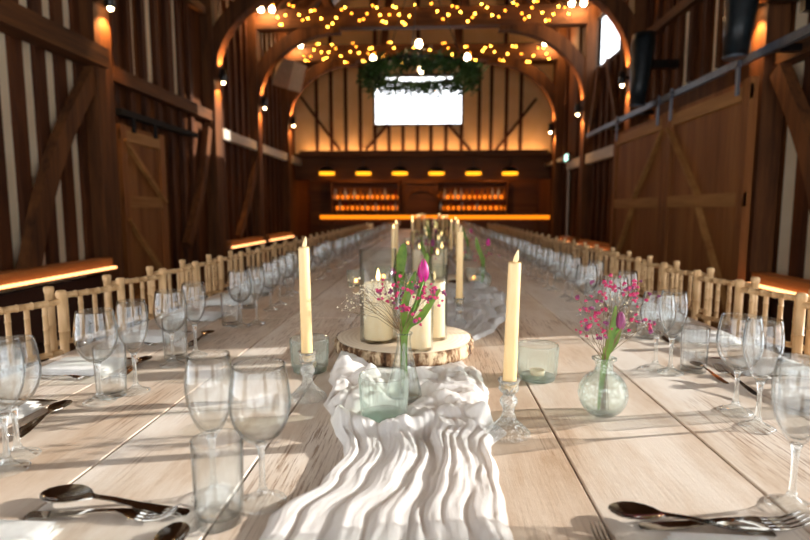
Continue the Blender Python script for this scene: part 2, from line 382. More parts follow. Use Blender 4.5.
while y < TR[0]-.6:
    MB().box((XR-.045, y, .52), (XR, y+.135, EAVE)).obj('stud', M['stud'], wr); y += .29
y = TR[0]
while y < GY-.2:
    z0 = 2.75 if y < TR[1]+.3 else .55
    cuts = [(z0, EAVE)]
    if WN[0]-.15 < y < WN[1]+.05: cuts = [(z0, WN[2]-.08), (WN[3]+.08, EAVE)]
    if not (SL[0]-.2 < y < SL[1]+.05):
        for c in cuts: MB().box((XR-.05, y, c[0]), (XR, y+.09, c[1])).obj('stud', M['stud'], wr)
    y += .34
for (a, b) in ((6.3, 6.42), (7.05, 7.13), (5.6, 5.7)):
    MB().box((XR-.012, a, 2.72), (XR+.01, b, EAVE-.3)).obj('plaster_strip', M['cream'], wr)
MB().box((XR-.16, 2.6, 2.46), (XR, 5.06, 2.66)).obj('wall_rail', M['beam'], wr)
MB().box((XR-.16, TR[1]+.1, 2.1), (XR-.05, SL[0]-.1, 2.28)).box((XR-.16, SL[0]-.1, 2.34), (XR-.05, GY, 2.42)).obj('pale_rail', M['paleb'], wr)['label'] = 'pale painted wall rail'
MB().box((XR-.12, TR[0], 3.62), (XR, TR[1]-.2, 3.74)).obj('wall_rail', M['beam'], wr)
MB().box((XR-.2, Y0, EAVE-.02), (XR+.1, Y1, EAVE+.2)).obj('wall_plate', M['beam'], wr)
MB().ribbonbar(curve((XR-.16, 4.15, .75), (XR-.16, 4.95, 2.4), (0, -.1, .0)), .10, .15, (1, 0, 0)).obj('wall_brace', M['post'], wr)
MB().ribbonbar(curve((XR-.1, 9.1, 2.4), (XR-.1, 9.9, 3.8), (0, -.02, .0)), .08, .10, (1, 0, 0)).obj('wall_brace', M['post'], wr)
MB().ribbonbar(curve((XR-.1, 10.9, 2.4), (XR-.1, 10.3, 3.8), (0, -.02, .0)), .08, .10, (1, 0, 0)).obj('wall_brace', M['post'], wr)
# near gable behind the viewer; its unseen doorway is sized to let in fill daylight
mb = MB(); mb.box((XL-.2, Y0-.2, 0), (-2.6, Y0, EAVE)).box((2.4, Y0-.2, 0), (XR+.2, Y0, EAVE)).box((-2.6, Y0-.2, 2.8), (2.4, Y0, EAVE))
mb.add([(XL-.2, Y0-.1, EAVE), (XR+.2, Y0-.1, EAVE), (XC, Y0-.1, RIDGE+.1)], [(0, 1, 2)])
struct('wall_near', 'near gable wall behind the viewer with a wide doorway sized for fill daylight', 'wall', mb, M['board'])
# ceiling
mb = MB(); th = .12
for sx in (XL-.3, XR+.3):
    zz = EAVE-.1
    mb.add([(sx, Y0-.2, zz), (sx, Y1, zz), (XC, Y1, RIDGE), (XC, Y0-.2, RIDGE), (sx, Y0-.2, zz+th), (sx, Y1, zz+th), (XC, Y1, RIDGE+th), (XC, Y0-.2, RIDGE+th)],
           [(0,1,2,3),(7,6,5,4),(0,4,5,1),(1,5,6,2),(2,6,7,3),(3,7,4,0)])
ce = struct('ceiling', 'boarded barn roof underside with dark rafters', 'ceiling', mb, M['roof'])
y = 5.0
while y < GY-.1:
    for sx in (XL, XR): MB().bar((sx, y, EAVE-.03), (XC, y, RIDGE-.14), .08, .12, (0, 0, 1)).obj('rafter', M['beam'], ce)
    y += .6
for sgn in (-1, 1):
    for f in (.33, .66):
        x = (XL if sgn < 0 else XR)*(1-f)+XC*f; z = (EAVE)*(1-f)+RIDGE*f-.32
        MB().box((x-.09, 4.5, z-.09), (x+.09, GY, z+.09)).obj('purlin', M['beam'], ce)
# trusses
PF = .20; POSTZ = 3.42
def truss(y, i):
    rz = math.atan2(TRY[i]-TLY[i], XR-XL)
    t = thing('roof_truss', 'oak truss with curved braces, %s from the camera' % nth(i), 'roof truss', (0, TLY[i]-XL*math.tan(rz), 0), rz, 'oak roof trusses', 'structure')
    for s, xw, nm in ((1, XL, 'left'), (-1, XR, 'right')):
        MB().box((xw+s*.01, -.13, 0), (xw+s*PF, .13, EAVE)).obj('post', M['post'], t)
        n = 12; pts = []
        for k in range(n+1):
            a = PI/2*k/n; pts.append((xw+s*(PF-.10)+s*1.75*(1-math.cos(a)), 0, POSTZ-.1+1.45*math.sin(a)))
        MB().ribbonbar(pts, .2, .24).obj('arch_brace', M['post'], t)
    MB().box((XL, -.11, 4.74), (XR, .11, 5.10)).obj('tie_beam', M['cross'], t)
    for s in (-1, 1):
        MB().bar((XC+s*.9, 0, 5.08), (XC+s*.55, 0, 7.9), .16, .16, (0, 1, 0)).obj('queen_post', M['post'], t)
        xe = XL if s < 0 else XR
        MB().bar((xe, 0, EAVE+.02), (XC, 0, RIDGE-.14), .18, .22, (0, 0, 1)).obj('principal_rafter', M['beam'], t)
    return t
for i, y in enumerate(TR): truss(y, i)
# far gable: plaster with studs, window, timber bulkhead over the bar
GX0, GX1, GZ0, GZT = XL, XR, 2.68, 4.94
WX0, WX1, WZ0, WZ1 = PY(375, 124, GY).x, PY(461.5, 124, GY).x, PY(420, 124, GY).z, PY(420, 76, GY).z
wf = thing('wall_far', 'far gable wall of cream plaster panels and dark studs above the bar', 'wall', (0, 0, 0), 0, None, 'structure')
mb = MB(); mb.box((GX0, GY, GZ0), (WX0, GY+.15, EAVE)).box((WX1, GY, GZ0), (GX1, GY+.15, EAVE)).box((WX0, GY, GZ0), (WX1, GY+.15, WZ0)).box((WX0, GY, WZ1), (WX1, GY+.15, EAVE))
mb.add([(XL, GY+.05, EAVE), (XR, GY+.05, EAVE), (XC, GY+.05, RIDGE)], [(0, 1, 2)]); mb.obj('plaster_panel', M['tan'], wf)
mb = MB()
for px in (317, 331.5, 346, 360.5, 479, 491, 506, 520.5): 
    x = PY(px, 120, GY).x; MB().box((x-.045, GY-.05, GZ0+.1), (x+.045, GY, GZT)).obj('stud', M['stud'], wf)
for px in (375, 389, 403, 417.5, 431, 446, 461.5):
    x = PY(px, 120, GY).x; MB().box((x-.045, GY-.05, GZ0+.1), (x+.045, GY, WZ0-.03)).obj('stud', M['stud'], wf)
for px in (330, 375, 418, 461, 506):
    x = PY(px, 40, GY).x; MB().box((x-.05, GY-.05, GZT+.1), (x+.05, GY, 7.0)).obj('stud', M['stud'], wf)
for a, b in (((301, 97), (340, 150)), ((366, 150), (388, 124)), ((470, 150), (448, 124)), ((496, 150), (536, 99))):
    p, q = PY(*a, GY-.03), PY(*b, GY-.03); p.y = q.y = GY-.035; MB().bar(p, q, .07, .1, (0, 1, 0)).obj('brace', M['stud'], wf)
MB().box((XL, GY-.12, GZT), (XR, GY, GZT+.14)).obj('tie_beam', M['cross'], wf)
MB().box((XL+.1, GY-.36, GZ0-.09), (XR-.1, GY+.05, GZ0)).obj('ledge', M['cross'], wf)
MB().box((XL+.2, GY-.36, GZ0), (XR-.15, GY-.33, GZ0+.07)).obj('ledge_lip', M['cross'], wf)
MB().box((XL+.3, GY-.26, GZ0), (XR-.2, GY-.20, GZ0+.02)).obj('led_strip', M['led'], wf)['label'] = 'warm glowing light strip'
MB().box((XL, GY, 2.02), (XR, GY+.1, GZ0-.09)).obj('bulkhead', M['bar'], wf)
w1 = thing('window_1', 'bright gable window high above the bar', 'window', (0, 0, 0), 0, None, 'structure')
fx = .05; mb = MB(); mb.box((WX0-.03, GY-.03, WZ0-.05), (WX1+.03, GY+.12, WZ0)).box((WX0-.03, GY-.03, WZ1), (WX1+.03, GY+.12, WZ1+.05)).box((WX0-.04, GY-.03, WZ0), (WX0, GY+.12, WZ1)).box((WX1, GY-.03, WZ0), (WX1+.04, GY+.12, WZ1))
mb.obj('window_frame', M['frame'], w1); xm = PY(418, 100, GY).x
MB().box((xm-.012, GY+.03, WZ0), (xm+.012, GY+.07, WZ1)).obj('mullion', M['steel'], w1)
PANE = NT('window_pane'); tr = PANE.n('ShaderNodeBsdfTransparent'); gl = PANE.n('ShaderNodeBsdfGlossy'); gl.inputs['Roughness'].default_value = .02
fr = PANE.n('ShaderNodeValue'); fr.outputs[0].default_value = .06; mx = PANE.n('ShaderNodeMixShader'); PANE.l(fr.outputs[0], mx.inputs[0]); PANE.l(tr.outputs[0], mx.inputs[1]); PANE.l(gl.outputs[0], mx.inputs[2]); PANE.l(mx.outputs[0], PANE.out.inputs[0]); PANE = PANE.m
MB().box((WX0, GY+.045, WZ0), (WX1, GY+.055, WZ1)).obj('pane', PANE, w1)
def wallwin(name, label, h, mull=True):
    w = thing(name, label, 'window', (0, 0, 0), 0, None, 'structure'); a, b, c, d = h; f = .05; mb = MB()
    mb.box((XR-.02, a-f, c-f), (XR+.07, a, d+f)).box((XR-.02, b, c-f), (XR+.07, b+f, d+f)).box((XR-.02, a, c-f), (XR+.07, b, c)).box((XR-.02, a, d), (XR+.07, b, d+f))
    mb.obj('window_frame', M['frame'], w); MB().box((XR+.04, a, c), (XR+.046, b, d)).obj('pane', PANE, w)
    if mull: MB().box((XR+.08, (a+b)/2-.02, c), (XR+.13, (a+b)/2+.02, d)).obj('mullion', M['frame'], w)
wallwin('window_2', 'small bright window high on the right wall', WN, False); wallwin('window_3', 'tall narrow bright window low on the far right wall', SL, False)
# bar recess: back wall
wb = thing('wall_bar', 'dark timber wall at the back of the bar', 'wall', (0, 0, 0), 0, None, 'structure')
BY = 16.3
MB().box((XL, BY, 0), (XR, BY+.2, 2.8)).obj('boarding', M['bar'], wb)
MB().box((XL, GY+.1, 2.62), (XR, BY, 2.7)).obj('soffit', M['bar'], wb)
xc = PY(422, 200, BY).x; mb = MB()
pts = [(xc-.5, 0, 0), (xc-.5, 0, 1.35)]+[(xc+.5*math.cos(a), 0, 1.35+.5*math.sin(a)) for a in [PI-PI*k/10 for k in range(1, 10)]]+[(xc+.5, 0, 1.35), (xc+.5, 0, 0)]
MB().ribbonbar([(x, BY-.04, z) for x, _, z in pts], .14, .12).obj('arch_surround', M['post'], wb)
for px in (404, 441): 
    x = PY(px, 200, BY).x; MB().box((x-.06, BY-.1, 0), (x+.06, BY, 2.3)).obj('pilaster', M['post'], wb)
MB().box((PY(401, 180, BY).x, BY-.12, 1.98), (PY(444, 180, BY).x, BY, 2.1)).obj('arch_lintel', M['cross'], wb)
# bar counter
CY = 14.0
cx0, cx1 = PY(320, 217, CY).x, min(PY(552, 217, CY).x, XR-.13)
bc = thing('bar_counter', 'long timber bar counter with glowing amber strip at the far end', 'bar counter', (0, CY, 0))
MB().box((cx0+.05, .05, 0), (cx1-.03, .55, 1.0)).obj('body', M['bar'], bc)
MB().box((cx0, -.06, 1.075), (cx1, .6, 1.12)).obj('countertop', M['cross'], bc)
MB().box((cx0, .0, .98), (cx1, .05, 1.075)).obj('light_strip', M['ledbar'], bc)['label'] = 'amber glowing light strip'
for i in range(6):
    x = cx0+.3+i*(cx1-cx0-.6)/5; MB().box((x-.05, .02, .02), (x+.05, .05, .94)).obj('front_batten', M['post'], bc)
# back-bar shelf units with bottles
def bottle_mesh(kind):
    h = {0: .30, 1: .27, 2: .32, 3: .24}[kind]; r = .038
    pr = [(0, 0), (r, 0), (r, h*.6), (r*.85, h*.68), (.014, h*.76), (.013, h*.96), (.016, h*.965), (.016, h), (0, h)]
    return MB().lathe(pr, 10)
bmesh_ = [bottle_mesh(k).mesh('bottle', M[m]) for k, m in ((0, 'amberglass'), (1, 'redglass'), (2, 'paleglass'), (3, 'darkglass'))]
SH = [PY(420, 199.5, BY-.15).z, PY(420, 210.5, BY-.15).z]
for side, (pa, pb) in (('left', (333, 399)), ('right', (437, 506))):
    x0, x1 = PY(pa, 200, BY).x, PY(pb, 200, BY).x
    sh = thing('back_bar_shelf', 'lit bottle shelving %s of the arched niche behind the bar' % side, 'shelf', ((x0+x1)/2, BY-.02, 0), 0, 'back bar shelving')
    w = (x1-x0)/2
    for z in SH:
        MB().box((-w, -.27, z-.035), (w, -.002, z)).obj('shelf_board', M['bar'], sh)
        MB().box((-w+.03, -.03, z+.02), (w-.03, -.004, z+.13)).obj('light_panel', M['ledshelf'], sh)['label'] = 'amber backlight'
    for s in (-1, 1): MB().box((s*w-.02, -.27, 0), (s*w+.02, -.002, SH[0]+.55)).obj('upright', M['bar'], sh)
    MB().box((-w, -.27, SH[0]+.5), (w, -.002, SH[0]+.54)).obj('top_board', M['bar'], sh)
    for lv, z in enumerate(SH):
        n = 13
        for k in range(n):
            o = bpy.data.objects.new('bottle', bmesh_[rnd.choice((0, 0, 0, 1, 2, 2, 3))]); COL.objects.link(o)
            o.location = (x0+.09+(x1-x0-.18)*k/(n-1)+rnd.uniform(-.02, .02), BY-.17+rnd.uniform(-.02, .02), z+.0008)
            o.scale = (1, 1, .88 if lv else 1); tag(o, 'bottle on the %s shelf %s of the niche, %s from the left end' % (('upper', 'lower')[lv], side, 'first' if k == 0 else nth(k)), 'bottle', 'bottles behind the bar')
# pendants
for i, px in enumerate((327, 363.5, 400, 436.5, 473.5, 510)):
    p = PY(px, 173, GY-.25)
    t = thing('pendant_light', 'black dome pendant lamp over the bar, %s from the left' % ('first' if i == 0 else nth(i)), 'pendant lamp', (p.x, p.y, p.z), 0, 'dome pendants over the bar')
    n = 8; pr = [(.21*math.cos(PI/2*k/n), .02+.13*math.sin(PI/2*k/n)) for k in range(n)]+[(.02, .155), (0, .16)]
    MB().lathe(pr, 20).obj('dome_shade', M['black'], t)
    MB().lathe([(.20, -.045), (.205, .02), (0, .021)], 20).lathe([(0, -.045), (.20, -.045)], 20).obj('glowing_diffuser', M['pendin'], t)
    MB().tube([(0, 0, .15), (0, 0, 2.60-p.z)], .008, 6).obj('cord', M['black'], t)
# post lamps
def post_lamp(x, y, z, s, label):
    t = thing('wall_lamp', label, 'wall lamp', (x, y, z), 0, 'black spot lamps on the posts')
    MB().lathe([(0, -.10), (.045, -.10), (.05, -.095), (.05, .095), (.045, .10), (0, .10)], 16, (s*.10, 0, 0)).obj('cylinder_body', M['black'], t)
    MB().box((s*.005, -.02, -.02), (s*.06, .02, .02)).obj('bracket', M['black'], t)
    MB().ball((s*.10, 0, -.105), .029, 10, 6).obj('lens', M['lampdisc'], t)
    for up in (0, 1):
        l = bpy.data.lights.new('lamp_light', 'SPOT'); l.energy = 46; l.color = (1, .5, .17); l.spot_size = R(95); l.spot_blend = .6; l.shadow_soft_size = .03
        o = bpy.data.objects.new('lamp_light', l); COL.objects.link(o); o.parent = t; o.location = (s*.12, 0, .13 if up else -.16)
        o.rotation_euler = (PI if up else 0, R(22)*s*(-1 if up else 1), 0)
for i, y in enumerate(TR):
    post_lamp(XL+PF, TLY[i], 3.35 if i else 3.40, 1, 'black spot lamp on the left wall post, %s from the camera' % nth(i))
    post_lamp(XR-PF, TRY[i], 3.17 if i else 3.08, -1, 'black spot lamp on the right wall post, %s from the camera' % nth(i))
# twin bulbs on the tie beam ends
for i, y in ((2, TR[2]), (3, TR[3])):
    for s, x in ((1, XL+.45), (-1, XR-.42)):
        q = 'nearer' if i == 2 else 'farther'
        t = thing('twin_bulb_lamp', 'bright twin bulb lamp at the %s end of the %s lit beam' % ('left' if s > 0 else 'right', q), 'lamp', (x, (TLY if s > 0 else TRY)[i]-.15, 5.06), 0, 'twin bulb lamps on the lit beams')
        MB().box((-.16, -.02, -.02), (.16, .025, .03)).obj('bracket', M['black'], t)
        for k in (-1, 1): MB().ball((k*.11, -.07, 0), .055, 10, 6).obj('bulb', M['globe'], t)
        l = bpy.data.lights.new('twin_bulb_light', 'POINT'); l.energy = 34; l.color = (1, .55, .22); l.shadow_soft_size = .06
        o = bpy.data.objects.new('twin_bulb_light', l); COL.objects.link(o); o.parent = t; o.location = (0, -.22, -.05)
# sills with warm strips
def sill(x, s, ya, yb, z, label):
    t = thing('window_ledge', label, 'ledge', (x, ya, z), 0, 'lit wall ledges'); L = yb-ya
    MB().box((0, 0, .015), (s*.16, L, .10)).obj('board', M['sill'], t)
    MB().box((s*.16, 0, -.012), (s*.20, L, .008)).obj('light_strip', M['ledsill'], t)['label'] = 'glowing warm light strip'
    MB().box((0, 0, -.03), (s*.20, L, -.012)).obj('channel', M['sill'], t)
sill(XL+.101, 1, 1.7, TLY[0]-.16, .60, 'orange-lit timber ledge on the near left wall')
sill(XL+.101, 1, TLY[1]+.2, TLY[2]-.2, .575, 'orange-lit ledge on the left wall past the second post')
sill(XL+.101, 1, TLY[2]+.2, TLY[3]-.2, .575, 'orange-lit ledge on the left wall past the third post')
sill(XR-.101, -1, 2.6, 4.98, .545, 'orange-lit timber ledge on the near right wall')
sill(XR-.101, -1, TRY[1]+.3, TRY[2]-.2, .53, 'orange-lit ledge on the right wall past the sliding doors')
sill(XR-.101, -1, TRY[2]+.3, SL[0]-.1, .53, 'orange-lit ledge just before the narrow right window')
# sliding barn doors
def barn_door(name, label, x, s, y0, y1, ztop, brace, knob=True):
    d = thing(name, label, 'door', (x, y0, 0), 0, None, 'structure'); W = y1-y0; mb = MB(); n = max(4, int(W/.17)); 
    for k in range(n): mb.box((0, W*k/n, .03), (s*.04, W*(k+1)/n-.005, ztop))
    mb.obj('boards', M['door'], d)
    for z in (.12, 1.30, ztop-.12): MB().box((s*.04, .0, z-.065), (s*.07, W, z+.065)).obj('rail', M['doorr'], d)
    for y in (.06, W-.06): MB().box((s*.04, y-.06, .03), (s*.072, y+.06, ztop)).obj('stile', M['door'], d)
    for (a, b) in brace: MB().bar((s*.055, a[0]*W, a[1]), (s*.055, b[0]*W, b[1]), .03, .10, (1, 0, 0)).obj('brace', M['doorr'], d)
    return d
D0, DM, D1, DT = 5.0, 6.69, 8.55, 2.36
barn_door('door_1', 'brown sliding barn door leaf nearest on the right wall', XR-.30, -1, D0, DM-.01, DT, [((.97, DT-.2), (.50, 1.37)), ((.48, 1.23), (.05, .2))])
barn_door('door_2', 'brown sliding barn door leaf farther along the right wall', XR-.30, -1, DM+.01, D1, DT, [((.03, DT-.2), (.50, 1.37)), ((.52, 1.23), (.95, .2))])
dr = thing('door_track', 'grey steel sliding track above the right barn doors', 'door track', (XR-.30, 0, 2.49), 0, None, 'structure')
MB().box((-.09, 3.2, 0), (-.05, 10.0, .07)).obj('rail', M['steel'], dr)
for y in (3.6, 4.7, 7.6, 8.9): MB().box((-.05, y-.03, -.01), (.13, y+.03, .05)).obj('wall_bracket', M['black'], dr)
for y in (D0+.16, DM-.16, DM+.2, D1-.2):
    MB().box((-.105, y-.025, -.26), (-.09, y+.025, .10)).tube([(-.112, y, .03), (-.085, y, .03)], .04, 12).obj('hanger', M['steel'], dr)
dl = barn_door('door_3', 'brown plank door hung on the left wall', XL+.09, 1, 6.04, 7.05, 2.17, [((.05, 2.0), (.95, 1.3)), ((.05, 1.1), (.95, .25))])
dr = thing('door_track', 'black sliding track above the left plank door', 'door track', (XL+.1, 0, 2.3), 0, None, 'structure')
MB().box((.0, 6.02, -.035), (.10, 8.0, .035)).obj('rail', M['matte'], dr)
for y in (6.3, 6.8): MB().box((.065, y-.03, -.2), (.085, y+.03, .0)).obj('hanger', M['matte'], dr)
# speakers
def speaker(x, y, z, s, label, tilt):
    t = thing('loudspeaker', label, 'loudspeaker', (x, y, z), 0, 'wall loudspeakers'); mb = MB()
    pr = [(-.15, .10), (.1, .125), (.6, .165), (.72, .15)]; vs = []
    for zz, r in pr:
        for k in range(12):
            a = 2*PI*k/12; vs.append((r*math.cos(a)*.9+ s*tilt*(zz)*-1, r*math.sin(a), zz))
    fs = [(i*12+k, i*12+(k+1) % 12, i*12+12+(k+1) % 12, i*12+12+k) for i in range(3) for k in range(12)]+[tuple(reversed(range(12))), tuple(36+k for k in range(12))]
    mb.add(vs, fs, True).obj('cabinet', M['speak'], t)
    MB().box((s*.12, -.04, .3), (s*(XR-x-.06), .04, .40)).obj('wall_bracket', M['black'], t)
    MB().lathe([(0, -.165), (.085, -.165), (.1, -.15), (0, -.15)], 12, (s*tilt*.15, 0, 0)).obj('base_cap', M['steel'], t)
speaker(2.60, 4.93, 2.66, 1, 'dark tapered loudspeaker above the near end of the right doors', -.06)
speaker(2.62, 7.2, 2.68, 1, 'dark tapered loudspeaker above the far end of the right doors', -.06)
t = thing('loudspeaker', 'pale box loudspeaker under the third left arch', 'loudspeaker', (PX(282, 68, -2.95).x, 11.45, PX(282, 68, -2.95).z), R(-25), 'wall loudspeakers')
MB().box((-.22, -.2, -.28), (.22, .2, .28)).xform(Matrix.Rotation(R(18), 4, 'Y')).obj('cabinet', M['speakw'], t); MB().tube([(-.1, 0, .2), (-.45, 0, .45)], .025, 8).obj('bracket', M['black'], t)
t = thing('flood_lamp', 'round black lamp head on the near right wall', 'lamp', (XR-.06, 4.72, 3.2)); MB().lathe([(0, -.02), (.16, -.02), (.17, 0), (.13, .10), (.05, .16), (0, .16)], 18).xform(Matrix.Rotation(R(-90), 4, 'Y')).obj('head', M['black'], t, (-.10, 0, 0)); MB().box((-.1, -.03, -.4), (-.01, .03, -.1)).obj('arm', M['black'], t)
t = thing('exit_sign', 'small glowing green-white exit sign on the right pale rail', 'sign', (XR-.17, 12.1, 2.34)); MB().box((-.05, -.16, -.09), (0, .16, .09)).obj('housing', M['black'], t); MB().box((-.056, -.14, -.07), (-.05, .14, .07)).obj('lit_face', M['exit'], t)
# fairy lights: zigzag runs draped over the two tie beams
def bulb_mesh(m): return MB().ball((0, 0, 0), .0145, 8, 5).mesh('bulb', m)
fb = [bulb_mesh(M['fairy']), bulb_mesh(M['fairyd'])]
def fairy(i, x0, x1, label, zt, zb, seed):
    r = random.Random(seed); rz = math.atan2(TRY[i]-TLY[i], XR-XL); t = thing('fairy_lights', label, 'string lights', (0, TLY[i]-XL*math.tan(rz), 0), rz, 'fairy light strings'); pts = []; x = x0; up = True; bulbs = []
    while x < x1:
        nx = x+r.uniform(.14, .36); za = (zt if up else zb)+r.uniform(-.08, .06); pts.append((x, -.16+r.uniform(-.03, .03), za)); x = nx; up = not up
    MB().tube(pts, .004, 4).obj('wire', M['black'], t)
    for a, b in zip(pts, pts[1:]):
        a, b = Vector(a), Vector(b); n = max(1, round((b-a).length/.17))
        for k in range(n):
            bulbs.append(a.lerp(b, (k+r.uniform(.2, .8))/n))
    for p in bulbs[:100]:
        o = bpy.data.objects.new('bulb', fb[0 if r.random() < .6 else 1]); COL.objects.link(o); o.parent = t; o.location = p-Vector((0, .02, 0))
fairy(2, XL+.55, XC+.05, 'warm fairy lights draped on the left half of the nearer lit beam', 5.17, 4.75, 1)
fairy(2, XC+.15, XR-.4, 'warm fairy lights draped on the right half of the nearer lit beam', 5.17, 4.75, 2)
fairy(3, XL+.5, XC+.05, 'warm fairy lights draped on the left half of the farther lit beam', 5.13, 4.62, 3)
fairy(3, XC+.15, XR-.3, 'warm fairy lights draped on the right half of the farther lit beam', 5.13, 4.62, 4)
# foliage ring chandelier
WY = 8.0; wc = PY(420, 71, WY); WR = .76
t = thing('wreath_chandelier', 'round hanging chandelier covered in green foliage before the gable window', 'chandelier', wc)
ring = [(WR*math.cos(2*PI*k/40), WR*math.sin(2*PI*k/40), 0) for k in range(41)]
MB().tube(ring, .025, 8).obj('ring', M['black'], t)
mb = MB(); r = random.Random(5)
for k in range(3600):
    a = r.uniform(0, 2*PI); dr = r.gauss(0, .055); dz = r.gauss(-.06, .055)
    if r.random() < .22: dz -= r.uniform(0, .17)
    c = Vector(((WR+dr)*math.cos(a), (WR+dr)*math.sin(a), dz)); n = Vector((r.gauss(0, 1), r.gauss(0, 1), r.gauss(0, 1))).normalized()
    q = n.orthogonal().normalized(); w = n.cross(q); L = r.uniform(.03, .06)
    mb.add([c-q*L, c+w*L*.35+n*.004, c+q*L, c-w*L*.35+n*.004], [(0, 1, 2, 3)], True)
f = mb.obj('foliage', M['vine'], t); f['kind'] = 'stuff'
for k in range(4):
    a = 2*PI*k/4-PI/2; z = .12; p = Vector((.67*math.cos(a), .67*math.sin(a), z)); s = .05
    MB().lathe([(0, -.02), (.02, -.02), (.02, .04), (0, .04)], 10).obj('bulb_socket', M['black'], t, p+Vector((0, 0, -.03)))
    MB().ball((0, 0, 0), .042, 10, 6, 0, 1.2).obj('bulb', M['globe'], t, p+Vector((0, -.03, .05)))
for k in range(3):
    a = 2*PI*k/3+.4; MB().tube([(WR*math.cos(a), WR*math.sin(a), .02), (0, 0, 1.6), (0, .0, 1.62)], .007, 5).obj('chain', M['black'], t)
MB().tube([(0, 0, 1.6), (0, 0, RIDGE-.45-wc.z-abs(wc.x-XC)*.92)], .01, 6).obj('hanging_rod', M['black'], t)
# ------------------------------------------------------------------ the long table
TX0, TX1, TY0, TY1 = -1.16, 1.10, .34, 12.9
tb = thing('banquet_table', 'very long whitewashed plank table laid for a wedding meal', 'table', (0, 0, 0))
mb = MB(); PW = (TX1-TX0)/8; r = random.Random(3)
for i in range(8):
    ys = [TY0]; y = TY0+(2.15 if i % 2 else 1.9)+r.uniform(-.15, .15)
    if i in (1, 2, 3): y = 2.18+.02*i
    if i in (5, 6): y = 2.42
    while y < TY1-.6: ys.append(y); y += 2.3+r.uniform(-.3, .3)
    ys.append(TY1)
    for a, b in zip(ys, ys[1:]):
        x0, x1 = TX0+PW*i+.0018, TX0+PW*(i+1)-.0018; a += .0015; b -= .0015; e = .0022; z0 = TZ-.035
        vs = [(x0,a,z0),(x1,a,z0),(x1,b,z0),(x0,b,z0),(x0,a,TZ-e),(x1,a,TZ-e),(x1,b,TZ-e),(x0,b,TZ-e),(x0+e,a+e,TZ),(x1-e,a+e,TZ),(x1-e,b-e,TZ),(x0+e,b-e,TZ)]
        fs = [(0,3,2,1),(8,9,10,11)]
        for k in range(4): fs += [(k, (k+1) % 4, 4+(k+1) % 4, 4+k), (4+k, 4+(k+1) % 4, 8+(k+1) % 4, 8+k)]
        mb.add(vs, fs)
mb.obj('tabletop', M['table'], tb)
MB().box((TX0+.06, TY0+.06, TZ-.06), (TX1-.06, TY1-.06, TZ-.035)).obj('underframe', M['tabledark'], tb)
for y in (.7, 2.9, 5.1, 7.3, 9.5, 11.7, 12.6):
    for x in (-.85, .8): MB().bar((x, y, 0), (x*.9, y, TZ-.06), .08, .08, (0, 1, 0)).obj('leg', M['tabledark'], tb)

# ---- gauze runner
EL = [(.40, -.26), (.74, -.235), (.84, -.18), (.935, -.16), (1.13, -.215), (1.21, -.245), (1.31, -.245), (1.39, -.275), (1.52, -.285), (1.62, -.24), (1.8, -.12), (2.0, -.02), (2.3, .02), (2.7, .06), (3.1, -.05), (4, -.2), (6, -.2), (13, -.2)]
ER = [(.40, .105), (.74, .115), (.868, .118), (.99, .115), (1.06, .15), (1.157, .13), (1.31, .145), (1.47, .14), (1.56, .10), (1.66, .09), (1.8, .14), (2.0, .24), (2.3, .34), (2.6, .36), (2.9, .40), (3.2, .27), (4, .2), (6, .16), (13, .16)]
def lerp_tab(T, y):
    for (a, p), (b, q) in zip(T, T[1:]):
        if y <= b:
            f = max(0, (y-a)/(b-a)); f = f*f*(3-2*f); return p+(q-p)*f
    return T[-1][1]
LOGP = (-.085, 1.72, .222)
TUM1 = P(384, 418.5); FLASK = P(404, 399.5)
def nz(x, y, z=0): return noise.noise(Vector((x, y, z)))
def sm(a, b, x):
    t = min(1, max(0, (x-a)/(b-a))); return t*t*(3-2*t)
